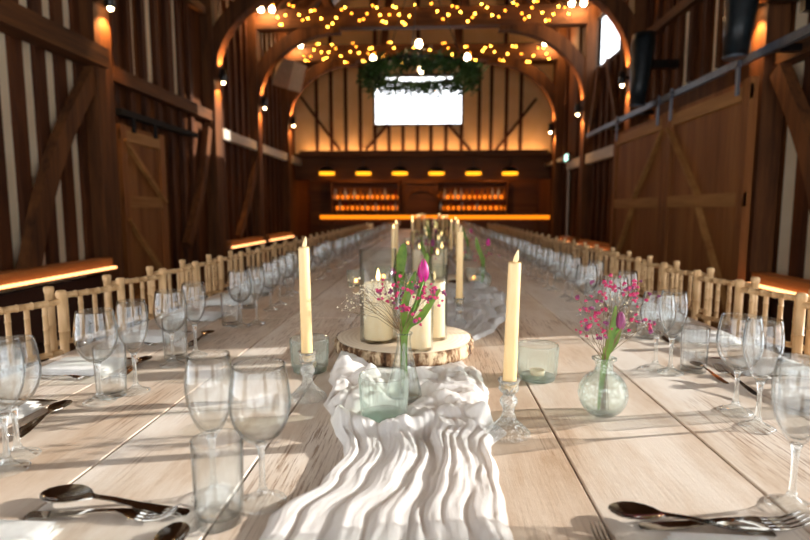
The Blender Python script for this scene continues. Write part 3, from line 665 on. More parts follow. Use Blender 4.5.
def cloth(u, y):
    l, rr = lerp_tab(EL, y), lerp_tab(ER, y); w = rr-l
    wob = .006*nz(y*9, 3.1+u*2)+.003*nz(y*31, 7.7)
    x = l+w*u + wob*(.3+abs(2*u-1))
    edge = sm(0, .05, u)*sm(0, .05, 1-u)
    bil = lambda q: min(1, abs(q)*2.2)**.75
    wp = .35*nz(u*3+1, y*2.2, 4)+.12*nz(u*8, y*7, 9)
    z1 = .0105*bil(nz(u*7.2+wp*2, y*1.5, 21))+.0050*bil(nz(u*15+wp*4, y*3.2, 33))+.0022*bil(nz(u*34+3*wp, y*8, 6))+.0014*bil(nz(u*70+9*wp, y*20, 6))
    z1 *= .75+.6*sm(.8, 1.0, y)
    wx, wy = .03*nz(x*9, y*9, 2), .03*nz(x*9, y*9, 17)
    z2 = .026*bil(nz((x+wx)*9, (y+wy)*13, 11))+.012*bil(nz((x+wx)*22, (y+wy)*26, 5))+.003*bil(nz(x*60, y*50, 8))
    z2 *= 1-.62*sm(1.38, 1.47, y)*sm(-.20, -.15, x)
    f = sm(1.02, 1.16, y)*(1-sm(1.75, 2.0, y)); z = z1*(1-f)+z2*f+.002
    g = sm(1.9, 2.2, y); z = z*(1-g)+g*(.004+.028*bil(nz(x*7, y*5, 3))+.010*bil(nz(x*22, y*16, 2)))
    # rolled fold passing in front of the ribbed tumbler
    dx, dy = x-TUM1.x, y-TUM1.y; d = math.hypot(dx, dy)
    arc = math.exp(-((d-.098)/.022)**2)*sm(.03, -.03, dy) if dy < .05 else 0
    z += .020*arc*(.75+.5*nz(x*20, y*20, 1))
    for hx, hy, hh, ss in ((-.235, 1.44, .035, .040), (-.175, 1.38, .020, .03), (.06, 1.36, .018, .05), (.07, 1.22, .02, .05), (.11, 1.10, .022, .03), (.145, 1.045, .02, .02)):
        z += hh*math.exp(-((x-hx)**2+(y-hy)**2)/ss**2)*(.8+.5*nz(x*24, y*24, 2))
    # flattened where things stand on it
    for ox, oy, rad in ((TUM1.x, TUM1.y, .052), (FLASK.x, FLASK.y, .047), (LOGP[0], LOGP[1], LOGP[2]+.006), *[(b, a, .245) for a, b in FARP if abs(a-y) < .35]):
        q = math.hypot(x-ox, y-oy); z = z*sm(rad-.006, rad+.02, q)+.0012*(1-sm(rad-.006, rad+.02, q))
    for ox, oy, rad in KEEP: 
        q = math.hypot(x-ox, y-oy); z *= sm(rad-.004, rad+.015, q)
    return (x, y, TZ+.0012+max(0, z)*edge)
CS_R = P(508, 434); CS_L = P(308, 398)
KEEP = [(CS_R.x, CS_R.y, .046)]
FARP = ((3.35, .0), (5.1, .03), (6.9, .0), (8.7, .02), (10.5, 0), (12.2, .02))
ys = []; y = TY0+.05
while y < TY1-.1: ys.append(y); y += .0048 if y < 1.62 else (.012 if y < 3.3 else .05)
NU = 96
mb = MB(); mb.grid([[cloth(k/NU, y) for k in range(NU+1)] for y in ys])
ru = tag(mb.obj('table_runner', M['gauze']), 'crumpled white gauze runner down the middle of the table', 'table runner')

# ---- table glass
def wine_profile():
    out = [(0, 0), (.0345, .0006), (.036, .0015), (.0362, .003), (.031, .0055), (.018, .0105), (.0095, .017), (.0058, .026), (.0046, .04), (.0044, .07), (.0056, .088), (.0095, .0965)]
    bowl_o = [(.0095, .0965), (.020, .1025), (.032, .114), (.041, .131), (.0460, .152), (.0462, .168), (.0435, .192), (.0395, .216), (.0388, .220)]
    bowl_i = [(.0380, .2202), (.0386, .216), (.0426, .192), (.0452, .168), (.0450, .152), (.0400, .132), (.031, .1155), (.019, .105), (.008, .1015), (0, .1008)]
    return out+[(0, .0970)], [(0, .0965)]+bowl_o+bowl_i
def flute_profile():
    out = [(0, 0), (.0325, .0006), (.034, .0015), (.0342, .003), (.029, .0055), (.016, .0105), (.0085, .017), (.0054, .026), (.0044, .04), (.0044, .075), (.0062, .094), (.0088, .101)]
    bo = [(.0088, .101), (.014, .108), (.022, .121), (.0295, .138), (.0345, .158), (.0366, .178), (.0358, .198), (.0332, .218), (.0312, .231)]
    bi = [(.0304, .2312), (.0324, .218), (.0349, .198), (.0357, .178), (.0337, .158), (.0286, .139), (.021, .1225), (.012, .1115), (0, .108)]
    return out+[(0, .1015)], [(0, .101)]+bo+bi
def stemmed(name, prof, label):
    t = thing(name, label, 'wine glass' if 'wine' in name else 'champagne glass'); a, b = prof
    MB().lathe(b, 40).obj('bowl', M['glass'], t)
    k = [i for i, p in enumerate(a) if p[1] > .02][0]
    MB().lathe(a[1:k+1], 40, fn=lambda r, z, an, j: r*(1+.012*math.cos(12*an)*(z > .003))).obj('foot', M['foot'], t)
    MB().lathe(a[k:], 20).obj('stem', M['glassfoot'], t); return remember(t)
def tumbler_mesh(): 
    pr = [(0, .0006), (.031, .0006), (.0335, .002), (.0350, .06), (.0362, .124), (.0358, .1255), (.0350, .124), (.0338, .06), (.0318, .016), (.028, .0125), (0, .012)]
    return MB().lathe(pr, 40)
def wine_far(prof):
    a, b = prof; k = [i for i, q in enumerate(a) if q[1] > .02][0]; return MB().lathe(a[k-1:], 14).lathe(b, 18, mi=1).lathe(a[1:k], 18, mi=2).mesh('glass', [M['glassfoot'], M['glass'], M['foot']])
wine0 = flute0 = tum0 = None
WFAR, FFAR = wine_far(wine_profile()), wine_far(flute_profile())
TMESH = tumbler_mesh().mesh('tumbler', M['glass'])
GRP = {'w': 'wine glasses along the table', 'f': 'champagne glasses along the table', 't': 'tumblers along the table'}
NM = {'w': 'wine_glass', 'f': 'champagne_glass', 't': 'water_tumbler'}
CAT = {'w': 'wine glass', 'f': 'champagne glass', 't': 'tumbler'}
PROTO = {}
def glass(kind, p, label, near=True):
    p = Vector((p[0], p[1], TZ))
    if kind == 't':
        o = bpy.data.objects.new(NM[kind], TMESH); COL.objects.link(o)
    elif near:
        if kind not in PROTO:
            o = PROTO[kind] = stemmed(NM[kind], wine_profile() if kind == 'w' else flute_profile(), label)
        else: o = dup(PROTO[kind], p, 0, label)
        o.location = p; o['group'] = GRP[kind]; o['label'] = label; return o
    else:
        o = bpy.data.objects.new(NM[kind], WFAR if kind == 'w' else FFAR); COL.objects.link(o)
    o.location = p; o.rotation_euler = (0, 0, rnd.uniform(0, 6)); return tag(o, label, CAT[kind], GRP[kind])
# ---- cutlery (each along +x from the handle end at x=0)
def strip(mb, secs, th):
    """secs: (x, halfwidth, z, dish) ; a thin dished strip"""
    n = 7; rows = []
    for top in (1, 0):
        rows = [[(x, w*(2*k/(n-1)-1), z+dish*((2*k/(n-1)-1)**2)-(0 if top else th)) for k in range(n)] for x, w, z, dish in secs]
        if not top: rows = [r[::-1] for r in rows]
        mb.grid(rows)
    for sgn in (0, -1):
        e = [[(x, (w if sgn else -w), z+dish) for x, w, z, dish in secs], [(x, (w if sgn else -w), z+dish-th) for x, w, z, dish in secs]]
        mb.grid(e if sgn == 0 else e[::-1])
    return mb
HAND = [(0, .004, .0022, 0), (.004, .0075, .0022, 0), (.03, .0078, .003, 0), (.06, .0055, .0055, 0), (.09, .0038, .0095, 0), (.112, .0036, .0105, 0)]
def spoon_mesh():
    bowl = [(.120, .0058, .0100, .0), (.128, .0125, .0080, .0025), (.138, .0175, .0055, .0052), (.150, .0198, .0040, .0068), (.162, .0188, .0042, .0062), (.172, .0145, .0060, .0040), (.179, .0075, .0090, .0012), (.181, .0015, .0100, 0)]
    return strip(MB(), HAND+bowl, .0014).mesh('spoon', M['cut'])
def fork_mesh():
    mb = strip(MB(), HAND+[(.122, .0065, .0085, .0005), (.131, .0115, .0058, .001), (.140, .0122, .0045, .001)], .0016)
    for k in range(4):
        y = (k-1.5)*.0066
        strip(mb, [(.139, .0022, .0048, 0), (.155, .0020, .0042, 0), (.170, .0017, .0068, 0), (.182, .0011, .0112, 0), (.186, .0004, .0130, 0)], .0015) if False else mb.tube([(.139, y, .0042), (.150, y, .0034), (.163, y, .0046), (.175, y, .0082), (.186, y*.96, .0130)], [.0022, .0021, .0018, .0014, .0007], 6)
    return mb.mesh('fork', M['cut'])
def knife_mesh():
    mb = MB(); mb.tube([(0, 0, .004), (.006, 0, .004), (.05, 0, .004), (.095, 0, .004), (.1, 0, .004)], [.004, .0075, .0065, .005, .004], 8, 0, True, .5)
    strip(mb, [(.099, .004, .0045, 0), (.11, .0085, .0045, 0), (.16, .0095, .0045, 0), (.195, .007, .0045, 0), (.212, .001, .0045, 0)], .0012); return mb.mesh('knife', M['cut'])
CM = {'spoon': spoon_mesh(), 'fork': fork_mesh(), 'knife': knife_mesh()}
def cutlery(kind, x, y, ang, label, z=TZ, tilt=0, sc_=1):
    o = bpy.data.objects.new(kind, CM[kind]); COL.objects.link(o); o.location = (x, y, z); o.rotation_euler = (0, tilt, ang); o.scale = (sc_,)*3
    return tag(o, label, kind, {'spoon': 'dessert spoons', 'fork': 'forks', 'knife': 'knives'}[kind])
def between(kind, a, b, label, z=TZ, tilt=0):
    """handle end at pixel a, tip towards pixel b, lying on the table"""
    p, q = P(*a), P(*b); d = q-p; L = {'spoon': .181, 'fork': .186, 'knife': .212}[kind]
    return cutlery(kind, p.x, p.y, math.atan2(d.y, d.x), label, z, tilt, min(1.35, max(.9, d.length/L)))
# ---- folded napkin
def napkin_mesh():
    mb = MB(); r = random.Random(9); n = 14
    for lay in range(3):
        L, W = .135-.005*lay, .105-.004*lay; z0 = .0015+lay*.007; rows = []
        def surf(i, k, top):
            a, b = i/n*2-1, k/8*2-1; e = (1-abs(a)**8)*(1-abs(b)**6)
            x, y = W*b*(1-.02*abs(a)**2), L*a*.5; w = .002*nz(x*20, y*20, lay)
            return (x, y*1.0, z0+(.0062*e+w*e if top else 0))
        mb.grid([[surf(i, k, 1) for k in range(9)] for i in range(n+1)]); mb.grid([[surf(i, 8-k, 0) for k in range(9)] for i in range(n+1)])
    return mb.mesh('napkin', M['napkin'])
NAP = napkin_mesh()
def napkin(x, y, rz, label):
    o = bpy.data.objects.new('napkin', NAP); COL.objects.link(o); o.location = (x, y, TZ); o.rotation_euler = (0, 0, rz); return tag(o, label, 'napkin', 'folded white napkins')

# ---- hand-placed near settings, then the rows running away
# near end of the table
glass('f', P(214, 497), 'champagne glass standing behind the tumbler at the near left corner')
glass('w', P(263, 503), 'wine glass just right of the nearest champagne glass, beside the runner')
o = glass('t', P(220, 521), 'clear tumbler nearest the camera, in front of the nearest left champagne glass')
glass('f', P(791, 507), 'large champagne glass nearest the camera at the right edge')
between('spoon', (188, 517), (29, 500), 'dessert spoon at the near left corner, bowl to the left', TZ+.004)
between('fork', (27, 516), (178, 519), 'dessert fork under the spoon at the near left corner', TZ)
between('spoon', (118, 640), (180, 529), 'spoon tip showing at the bottom edge near the left', TZ)
napkin(P(30, 545).x-.045, P(30, 560).y-.035, R(90), 'folded white napkin at the bottom left edge')
between('spoon', (775, 538), (608, 518), 'dessert spoon lying at the near right corner, bowl to the left', TZ+.004)
between('fork', (640, 528), (806, 527), 'dessert fork under the spoon at the near right corner, tines right', TZ)
between('fork', (655, 625), (596, 530), 'fork with only its tines showing at the bottom edge', TZ)
napkin(P(742, 560).x-.02, P(742, 565).y-.055, R(88), 'folded white napkin at the bottom right edge')
# left row
SIDE = {'L': ('left', -1), 'R': ('right', 1)}
PITCHY = .365
LG = [(P(18, 457), P(8, 470), P(-25, 466)), (P(100, 402), P(136, 392), P(112, 396)), (P(173, 365), P(196, 356), P(176, 358)), (P(241, 327), P(257, 324), P(231, 325))]
RG = [(P(735, 412), P(757, 428), P(795, 411)), (P(655, 369), P(670, 373), P(693, 371)), (P(613, 338), P(625, 333), P(646, 338)), (P(585, 316), P(594, 312), P(612, 315))]
def row(side, s, first, n, near):
    word = SIDE[side][0]
    for i in range(n):
        if i < len(near): w, f, tt = near[i]
        else:
            yb = near[-1][0].y+PITCHY*(i-len(near)+1); j = lambda a: rnd.uniform(-a, a)
            w = Vector((s*(.69 if s > 0 else .74)+j(.02), yb+j(.02), TZ)); f = Vector((w.x+j(.01), yb+.125+j(.012), TZ)); tt = Vector((w.x+s*.115+j(.01), yb+.045+j(.015), TZ))
        e = '%s place along the %s side' % (nth(i), word); nr = i < 6
        glass('w', w, 'wine glass at the '+e, nr); glass('f', f, 'champagne glass at the '+e, nr); glass('t', tt, 'tumbler at the '+e, nr)
row('L', -1, 0, 32, LG); row('R', 1, 0, 32, RG)
# side napkins and cutlery
for side, s in (('left', -1), ('right', 1)):
    for i in range(24):
        yc = (1.46 if s < 0 else 1.55)+PITCHY*(i-1); x = s*.99 if s < 0 else .96; e = '%s place along the %s side' % (nth(i), side)
        if s > 0 and i == 0: x = .985
        napkin(x, yc, R(rnd.uniform(-5, 5)), 'folded white napkin at the '+e)
        if i < 7:
            cutlery('knife', x+s*.10, yc+.095, PI if s > 0 else 0, 'table knife beside the napkin at the '+e)
            cutlery('fork', x+s*.09, yc-.095, PI if s > 0 else 0, 'table fork beside the napkin at the '+e)
for i, (a, b) in enumerate((((16, 442), (68, 406)), ((123, 378), (149, 360)), ((190, 348), (211, 334)))):
    between('spoon', a, b, 'dessert spoon lying at the %s place along the left side' % nth(i), TZ+.004)
    p = P(*a); q = P(*b); cutlery('fork', q.x-.012, q.y-.01, math.atan2(p.y-q.y, p.x-q.x), 'dessert fork beside the spoon at the %s place along the left side' % nth(i))
for i, (a, b) in enumerate((((757, 401), (715, 377)), ((668, 346), (650, 333)))):
    between('fork', a, b, 'dessert fork lying at the %s place along the right side' % nth(i), TZ+.012, R(-4))
    p = P(*a); q = P(*b); cutlery('spoon', q.x+.0, q.y-.06, math.atan2(p.y-q.y, p.x-q.x)+PI, 'dessert spoon under the fork at the %s place along the right side' % nth(i))

# ---- chairs
def make_chair():
    t = thing('chiavari_chair', '', 'chair'); w = .146; H = .905; m = M['chairw']
    def bamboo(p, q, r, nodes):
        p, q = Vector(p), Vector(q); pts = []; rad = []
        for i, f in enumerate(sorted(nodes+[0, 1])):
            for df, k in ((-.012, 1.0), (-.004, 1.22), (.004, 1.22), (.012, 1.0)):
                g = f+df*.18/max(.1, (q-p).length)*1.2
                if 0 <= g <= 1: pts.append(p.lerp(q, g)); rad.append(r*k)
        return MB().tube([p]+pts+[q], [r]+rad+[r], 10)
    for s in (-1, 1):
        b = bamboo((-.03, s*w, 0), (-.035, s*w, H), .0148, [.12, .3, .5, .62, .74, .86]); b.lathe([(.0148, -.01), (.0175, 0), (.0175, .012), (.0135, .017), (0, .018)], 12, (-.035, s*w, H)); b.obj('rear_post', m, t)
        bamboo((.34, s*w, 0), (.34, s*w, .43), .0165, [.25, .5, .8]).obj('front_leg', m, t)
    bamboo((-.035, -w, .882), (-.035, w, .882), .0115, [.17, .34, .5, .66, .83]).obj('crest_rail', m, t)
    bamboo((-.034, -w, .705), (-.034, w, .705), .0105, [.17, .34, .5, .66, .83]).obj('lower_rail', m, t)
    for k in range(4):
        y = w*2*((k+1)/5-.5); bamboo((-.034, y*1.0, .705), (-.035, y, .882), .0085, [.22, .5, .78]).obj('spindle', m, t)
    for s in (-1, 1): bamboo((-.03, s*w, .24), (.34, s*w, .24), .009, [.3, .7]).obj('stretcher', m, t)
    bamboo((.34, -w, .2), (.34, w, .2), .009, [.3, .7]).obj('stretcher', m, t)
    MB().box((-.03, -w-.010, .415), (.355, w+.010, .44)).obj('seat', m, t)
    n = 8; mb = MB(); mb.grid([[(-.02+.365*i/n, (w-.005)*(2*k/n-1), .440+.03*((1-abs(2*i/n-1)**4)*(1-abs(2*k/n-1)**4))**.5) for k in range(n+1)] for i in range(n+1)])
    mb.box((-.02, -(w-.005), .438), (.345, w-.005, .4402)).obj('cushion', M['cush'], t)
    return remember(t)
ch = make_chair(); first = True
for side, s in (('left', -1), ('right', 1)):
    for i in range(30):
        y = (1.66 if s < 0 else 1.72)+.362*(i-1)
        if y > TY1-.2: break
        x = (-1.315 if s < 0 else 1.275)+rnd.uniform(-.006, .006); a = R(22+rnd.uniform(-1.2, 1.2))
        rz = -a if s < 0 else PI+a
        lb = 'pale wooden bamboo-style chair, %s along the %s side of the table' % (nth(i), side)
        if first: ch.location = (x, y, 0); ch.rotation_euler = (0, 0, rz); ch['label'] = lb; ch['group'] = 'chairs along the table'; first = False
        else: dup(ch, (x, y, 0), rz, lb, 'chairs along the table')
# ------------------------------------------------------------------ centrepieces
def log_slice(x, y, rad, h, label, seed):
    r = random.Random(seed); o1, o2 = r.uniform(0, 9), r.uniform(0, 9)
    def fr(R0, z, a, j):
        k = 1+.05*nz(math.cos(a)*1.3+o1, math.sin(a)*1.3+o2)
        if j in (1, 2, 3, 4, 5): k += .022*nz(math.cos(a)*9, math.sin(a)*9, z*60+o1)
        return R0*k
    t = thing('log_slice', label, 'log slice', (x, y, TZ+.0035), 0, 'log slices under the candles')
    MB().lathe([(rad*.6, 0), (rad, .0), (rad*1.012, h*.25), (rad*1.0, h*.5), (rad*1.01, h*.75), (rad*.99, h-.001), (rad*.97, h-.002)], 96, fn=fr).obj('bark', M['bark'], t)
    MB().lathe([(rad*.975, h-.004), (rad*.97, h), (rad*.5, h), (0, h)], 96, fn=lambda R0, z, a, j: R0*(1+.05*nz(math.cos(a)*1.3+o1, math.sin(a)*1.3+o2))).obj('cut_face', M['cutface'], t)
    MB().lathe([(0, .0), (rad*.9, .0)], 48).obj('underside', M['cutface'], t)
    return TZ+.0035+h
def hurricane(x, y, z, r, h, label):
    t = thing('hurricane_vase', label, 'glass vase', (x, y, z), 0, 'cylinder glass vases with candles'); w = .003
    MB().lathe([(0, 0), (r-.003, 0), (r, .003), (r, h-.001), (r-w/2, h), (r-w, h-.001), (r-w, .012), (r-.008, .009), (0, .008)], 48).obj('glass_cylinder', M['vaseglass'], t); return t
def pillar(x, y, z, r, h, label, lit=False, lean=0):
    t = thing('pillar_candle', label, 'candle', (x, y, z), 0, 'pillar candles in glass vases')
    MB().lathe([(0, 0), (r-.002, 0), (r, .002), (r, h-.003), (r-.003, h), (r*.8, h-.004), (r*.2, h-.006), (0, h-.006)], 40, fn=lambda q, z_, a, j: q*(1+.0*a)).obj('wax', M['waxw'], t)
    MB().tube([(0, 0, h-.007), (0, 0, h+.006)], .0012, 6).obj('wick', M['black'], t)
    flame(t, h+.004, M['flame'] if lit else M['flamep'], 1.35 if lit else 1); return t
def flame(t, z, m, s=1, lean=.0):
    pr = [(0, 0), (.0035, .003), (.0052, .009), (.0044, .017), (.0022, .025), (0, .031)]
    mb = MB().lathe([(a*s, b*s) for a, b in pr], 14); mb.v = [(x+lean*zz, y, zz) for x, y, zz in mb.v]; mb.obj('flame', m, t, (0, 0, z))
def candlestick(p, label):
    t = thing('crystal_candlestick', label, 'candlestick', (p.x, p.y, TZ), 0, 'pressed crystal candlesticks')
    f8 = lambda r, z, a, j: r*(1+.045*math.cos(16*a))
    MB().lathe([(.0435, .0006), (.044, .003), (.040, .009), (.031, .017), (.022, .026), (.015, .034), (.0128, .042)], 64, fn=f8).obj('base', M['crystalbase'], t)
    MB().lathe([(.0128, .042), (.0115, .05), (.0125, .056), (.0165, .063), (.018, .069), (.0165, .075), (.012, .080), (.0115, .085)], 32).obj('stem', M['crystal'], t)
    MB().lathe([(.0115, .085), (.017, .089), (.0205, .096), (.0185, .101), (.0185, .106), (.0225, .114), (.0215, .1155), (.0165, .108), (.0150, .100), (.0148, .092), (0, .0915)], 48, fn=lambda r, z, a, j: r*(1+(.03*math.cos(8*a) if .094 < z else 0))).obj('cup', M['crystal'], t); return TZ+.0925
def taper(p, z, h, label, lean=(0, 0), plastic=True):
    t = thing('taper_candle', label, 'candle', (p.x, p.y, z), 0, 'ivory dinner candles'); r0, r1 = .0138, .0125; n = 12
    MB().lathe([(0, 0), (r0*.92, 0), (r0, .003), (r1, h-.002), (r1*.96, h+.003), (r1*.7, h-.001), (0, h-.004)], 28, fn=lambda r, z_, a, j: r*(1+.0*a)).obj('wax', M['wax'], t)
    flame(t, h-.004, M['flamep'] if plastic else M['flame'], 1.05, .18 if plastic else 0)
    t.rotation_euler = (lean[0], lean[1], 0); return t
def ribbed(p, label, z=TZ, tea=True):
    t = thing('ribbed_tumbler', label, 'tealight holder', (p.x, p.y, z), 0, 'ribbed glass tealight holders'); N = 30
    rib = lambda r, z_, a, j: r*(1+(.032*math.cos(N*a) if .012 < z_ < .088 and r > .047 else 0))
    MB().lathe([(.046, .010), (.0495, .016), (.0515, .05), (.0535, .086), (.0540, .0945), (.0532, .0958), (.0515, .094), (.0505, .08), (.0490, .05), (.0470, .02), (.044, .012)], 216, fn=rib).obj('ribbed_wall', M['ribglass'], t)
    MB().lathe([(0, .0006), (.043, .0006), (.046, .002), (.0472, .006), (.046, .010), (.044, .012), (0, .012)], 72).obj('base', M['ribbase'], t)
    if tea: MB().lathe([(0, .0125), (.019, .0125), (.0195, .026), (.018, .026), (.017, .023), (0, .023)], 24).obj('tealight', M['waxw'], t); return t
# --- flowers
def blossom_mesh(m, s=1):
    mb = MB(); r = random.Random(2)
    for k in range(7):
        d = Vector((r.gauss(0, 1), r.gauss(0, 1), abs(r.gauss(0, 1))-.3)).normalized()*.0032*s; mb.ball(d, .0026*s, 6, 4)
    return mb.mesh('blossom', m)
BL = {'pink': blossom_mesh(M['pink'], .85), 'gyp': blossom_mesh(M['gyp'], .5), 'dark': blossom_mesh(M['purple'], 1)}
def spray(base, neck, tips, kinds, label, cat, seed, group, spread=.035, per=5, cap=100):
    """base: where the stems end in the vase; neck: where they leave it; tips: cluster centres"""
    r = random.Random(seed); t = thing('flower_spray', label, cat, base, 0, group); B = Vector((0, 0, 0)); N = Vector(neck)-Vector(base); mb = MB(); pts = []
    for c in tips:
        c = Vector(c)-Vector(base); mid = N.lerp(c, .55)+Vector((r.gauss(0, .008), r.gauss(0, .008), .008))
        mb.tube([B+Vector((r.gauss(0, .004), r.gauss(0, .004), 0)), N+Vector((r.gauss(0, .003), r.gauss(0, .003), 0)), mid, c], [.0009, .0008, .0006, .0004], 5)
        for k in range(per):
            q = c+Vector((r.gauss(0, spread*.5), r.gauss(0, spread*.5), r.gauss(0, spread*.45))); e = N.lerp(c, r.uniform(.82, .99)); h = e.lerp(q, .5)+Vector((0, 0, .004)); mb.tube([e, h, q], .00032, 4); pts.append(q)
    mb.obj('stems', M['twig'], t)
    for q in pts[:cap]:
        o = bpy.data.objects.new('blossom', BL[r.choice(kinds)]); COL.objects.link(o); o.parent = t; o.location = q; o.rotation_euler = (r.uniform(-1, 1), r.uniform(-1, 1), r.uniform(0, 6)); k = r.uniform(.6, 1.25); o.scale = (k, k, k)
    return t
def leaf_mb(pts, wid, face=(0, -1, 0), fold=.25):
    """a folded strap leaf along pts"""
    pts = [Vector(p) for p in pts]; n = len(pts); rows = []; F = Vector(face)
    fine = []
    for i in range(25):
        f = i/24*(n-1); k = min(int(f), n-2); u = f-k; p0, p1, p2, p3 = pts[max(k-1, 0)], pts[k], pts[k+1], pts[min(k+2, n-1)]
        fine.append(.5*((2*p1)+(p2-p0)*u+(2*p0-5*p1+4*p2-p3)*u*u+(3*p1-p0-3*p2+p3)*u**3))
    for i, p in enumerate(fine):
        d = (fine[min(i+1, 24)]-fine[max(i-1, 0)]).normalized(); s = d.cross(F).normalized(); nrm = s.cross(d); f = i/24; w = wid*(math.sin(PI*min(1, f*.97+.03))**.6)*(1 if f < .6 else 1)
        rows.append([p+s*w*a-nrm*w*fold*(1-abs(a)) for a in (-1, -.6, -.25, 0, .25, .6, 1)])
    top = MB().grid(rows); th = .0007
    back = [[q+Vector(face)*-th for q in row[::-1]] for row in rows]; top.grid(back); return top
def tulip(base, path, label, col, size=1, leaves=(), group='tulips'):
    t = thing('tulip', label, 'flower', base, 0, group); b = Vector(base); L = [Vector(p)-b for p in path]
    MB().tube(L, [.0030, .0028, .0026][:len(L)] if len(L) <= 3 else .0028, 8).obj('stem', M['green'], t); top = L[-1]
    for k in range(6):
        a0 = 2*PI*k/6; rows = []; out = .0135*size if k % 2 else .0125*size
        for i in range(9):
            f = i/8; rr = out*(math.sin(PI*(.12+.80*f))**.7)*(1-.25*f); w = .58*math.sin(PI*min(1, f*.93+.06))**.6
            rows.append([top+Vector((rr*math.cos(a0+w*s), rr*math.sin(a0+w*s), .045*size*f-.002)) for s in (-1, -.5, 0, .5, 1)])
        MB().grid(rows).obj('petal', col, t)
    for pts, w, face in leaves: leaf_mb([Vector(p)-b for p in pts], w, face).obj('leaf', M['leafd'], t)
    return t
def vase(x, y, z, prof, name, label, mat, group='bud vases'):
    t = thing(name, label, 'vase', (x, y, z), 0, group); k = len(prof)//1
    MB().lathe(prof, 48).obj('glass_body', mat, t); return t
FLASKP = [(0, 0), (.036, 0), (.041, .003), (.0425, .010), (.040, .026), (.033, .058), (.024, .095), (.0175, .125), (.0155, .142), (.0165, .153), (.0205, .160), (.0195, .1612), (.0150, .153), (.0138, .142), (.0155, .125), (.022, .095), (.031, .058), (.0378, .026), (.038, .012), (.034, .007), (0, .006)]
BOBP = [(0, 0), (.024, 0), (.030, .002), (.041, .012), (.050, .028), (.0535, .046), (.051, .063), (.043, .079), (.030, .091), (.0205, .098), (.0185, .106), (.0185, .116), (.0215, .121), (.0265, .124), (.0265, .1275), (.020, .1285), (.0160, .124), (.0160, .106), (.0180, .0975), (.028, .089), (.041, .077), (.0488, .062), (.0510, .046), (.0478, .029), (.039, .014), (.028, .006), (0, .005)]

# --- first centrepiece
lz = log_slice(LOGP[0], LOGP[1], LOGP[2], .042, 'bark-edged log slice carrying three glass vases in front', 4)
def on(px, py): return P(px, py, lz)
a = on(378.5, 340.5); b = on(418.5, 349); c = on(434, 338.5)
rA, rB, rC = .057, .043, .041
hurricane(a.x, a.y, lz, rA, .288, 'tallest cylinder glass vase, at the left of the front log slice')
hurricane(b.x, b.y, lz, rB, .225, 'middle cylinder glass vase at the front of the log slice behind the tulip')
hurricane(c.x, c.y, lz, rC, .235, 'cylinder glass vase at the right of the front log slice')
pillar(a.x, a.y, lz+.0085, .045, .175, 'lit cream pillar candle in the tallest front vase', True)
pillar(b.x, b.y, lz+.0085, .036, .150, 'cream pillar candle in the middle front vase')
pillar(c.x, c.y, lz+.0085, .034, .175, 'cream pillar candle in the right front vase')
z = candlestick(CS_L, 'crystal candlestick left of the runner holding an ivory candle'); taper(CS_L, z, .270, 'ivory dinner candle in the left front candlestick', (0, R(-.6)))
z = candlestick(CS_R, 'crystal candlestick right of the runner holding an ivory candle'); taper(CS_R, z, .255, 'ivory dinner candle in the right front candlestick, nearest the camera', (0, R(1.3)))
ribbed(TUM1, 'green-tinted ribbed tumbler on the runner in front of the flower flask', TZ+.0028, False)
ribbed(P(310, 371), 'ribbed tumbler behind the left candlestick'); ribbed(P(537, 379), 'ribbed tumbler behind the right candlestick')
F = FLASK; fz = TZ+.0028
vase(F.x, F.y, fz, FLASKP, 'flask_vase', 'conical clear flask vase holding the magenta tulip', M['vaseglass'])
Y = F.y
def Q(px, py, dy=0): v = PY(px, py, Y+dy); return (v.x, v.y, v.z)
tulip((F.x+.004, Y, fz+.012), [(F.x+.004, Y, fz+.012), (F.x+.002, Y, fz+.155), Q(415, 305, -.01), Q(423.5, 280.5, -.015)], 'magenta tulip standing in the conical flask', M['tulip'], 1.14,
      [([(F.x+.0, Y-.004, fz+.02), (F.x+.003, Y-.006, fz+.16), Q(420, 318, -.03), Q(430, 304, -.04), Q(440.5, 288, -.045)], .0085, (0, -1, .1)),
       ([(F.x-.004, Y, fz+.03), (F.x-.001, Y, fz+.16), Q(405, 305, -.01), Q(411, 285, -.005), Q(416, 271, 0)], .0095, (.3, -1, 0)),
       ([(F.x+.006, Y+.004, fz+.03), (F.x+.004, Y+.006, fz+.16), Q(418, 300, .02), Q(426, 265, .03), Q(427.5, 253, .03)], .007, (-.2, -1, 0))])
tips = [Q(*p, d) for *p, d in ((392, 294, .02), (398, 285, -.03), (385, 291, .0), (379, 298, -.02), (411, 293, -.04), (402, 297, .03), (424, 292, -.035), (430, 284, .02), (434, 291, -.02), (427, 297, -.05), (412, 311, -.045), (415, 318, -.05), (437, 294, -.03), (420, 287, .0), (391, 287, .03), (405, 310, -.05))]
spray((F.x+.002, Y, fz+.012), (F.x, Y, fz+.158), tips, ['pink', 'pink', 'pink', 'dark'], 'pink blossom spray around the tulip in the conical flask', 'flowers', 21, 'blossom sprays', .024, 6)
tips = [Q(*p, d) for *p, d in ((355, 305, .02), (349, 297, .0), (362, 292, .03), (366, 300, -.03), (372, 290, .0), (352, 312, -.02), (361, 285, .0), (376, 303, .03), (384, 285, .02), (369, 309, -.02), (389, 300, -.03), (358, 298, -.01))]
spray((F.x-.004, Y, fz+.012), (F.x-.004, Y, fz+.158), tips, ['gyp'], 'cream baby breath spray leaning left from the conical flask', 'flowers', 22, 'blossom sprays', .028, 8)
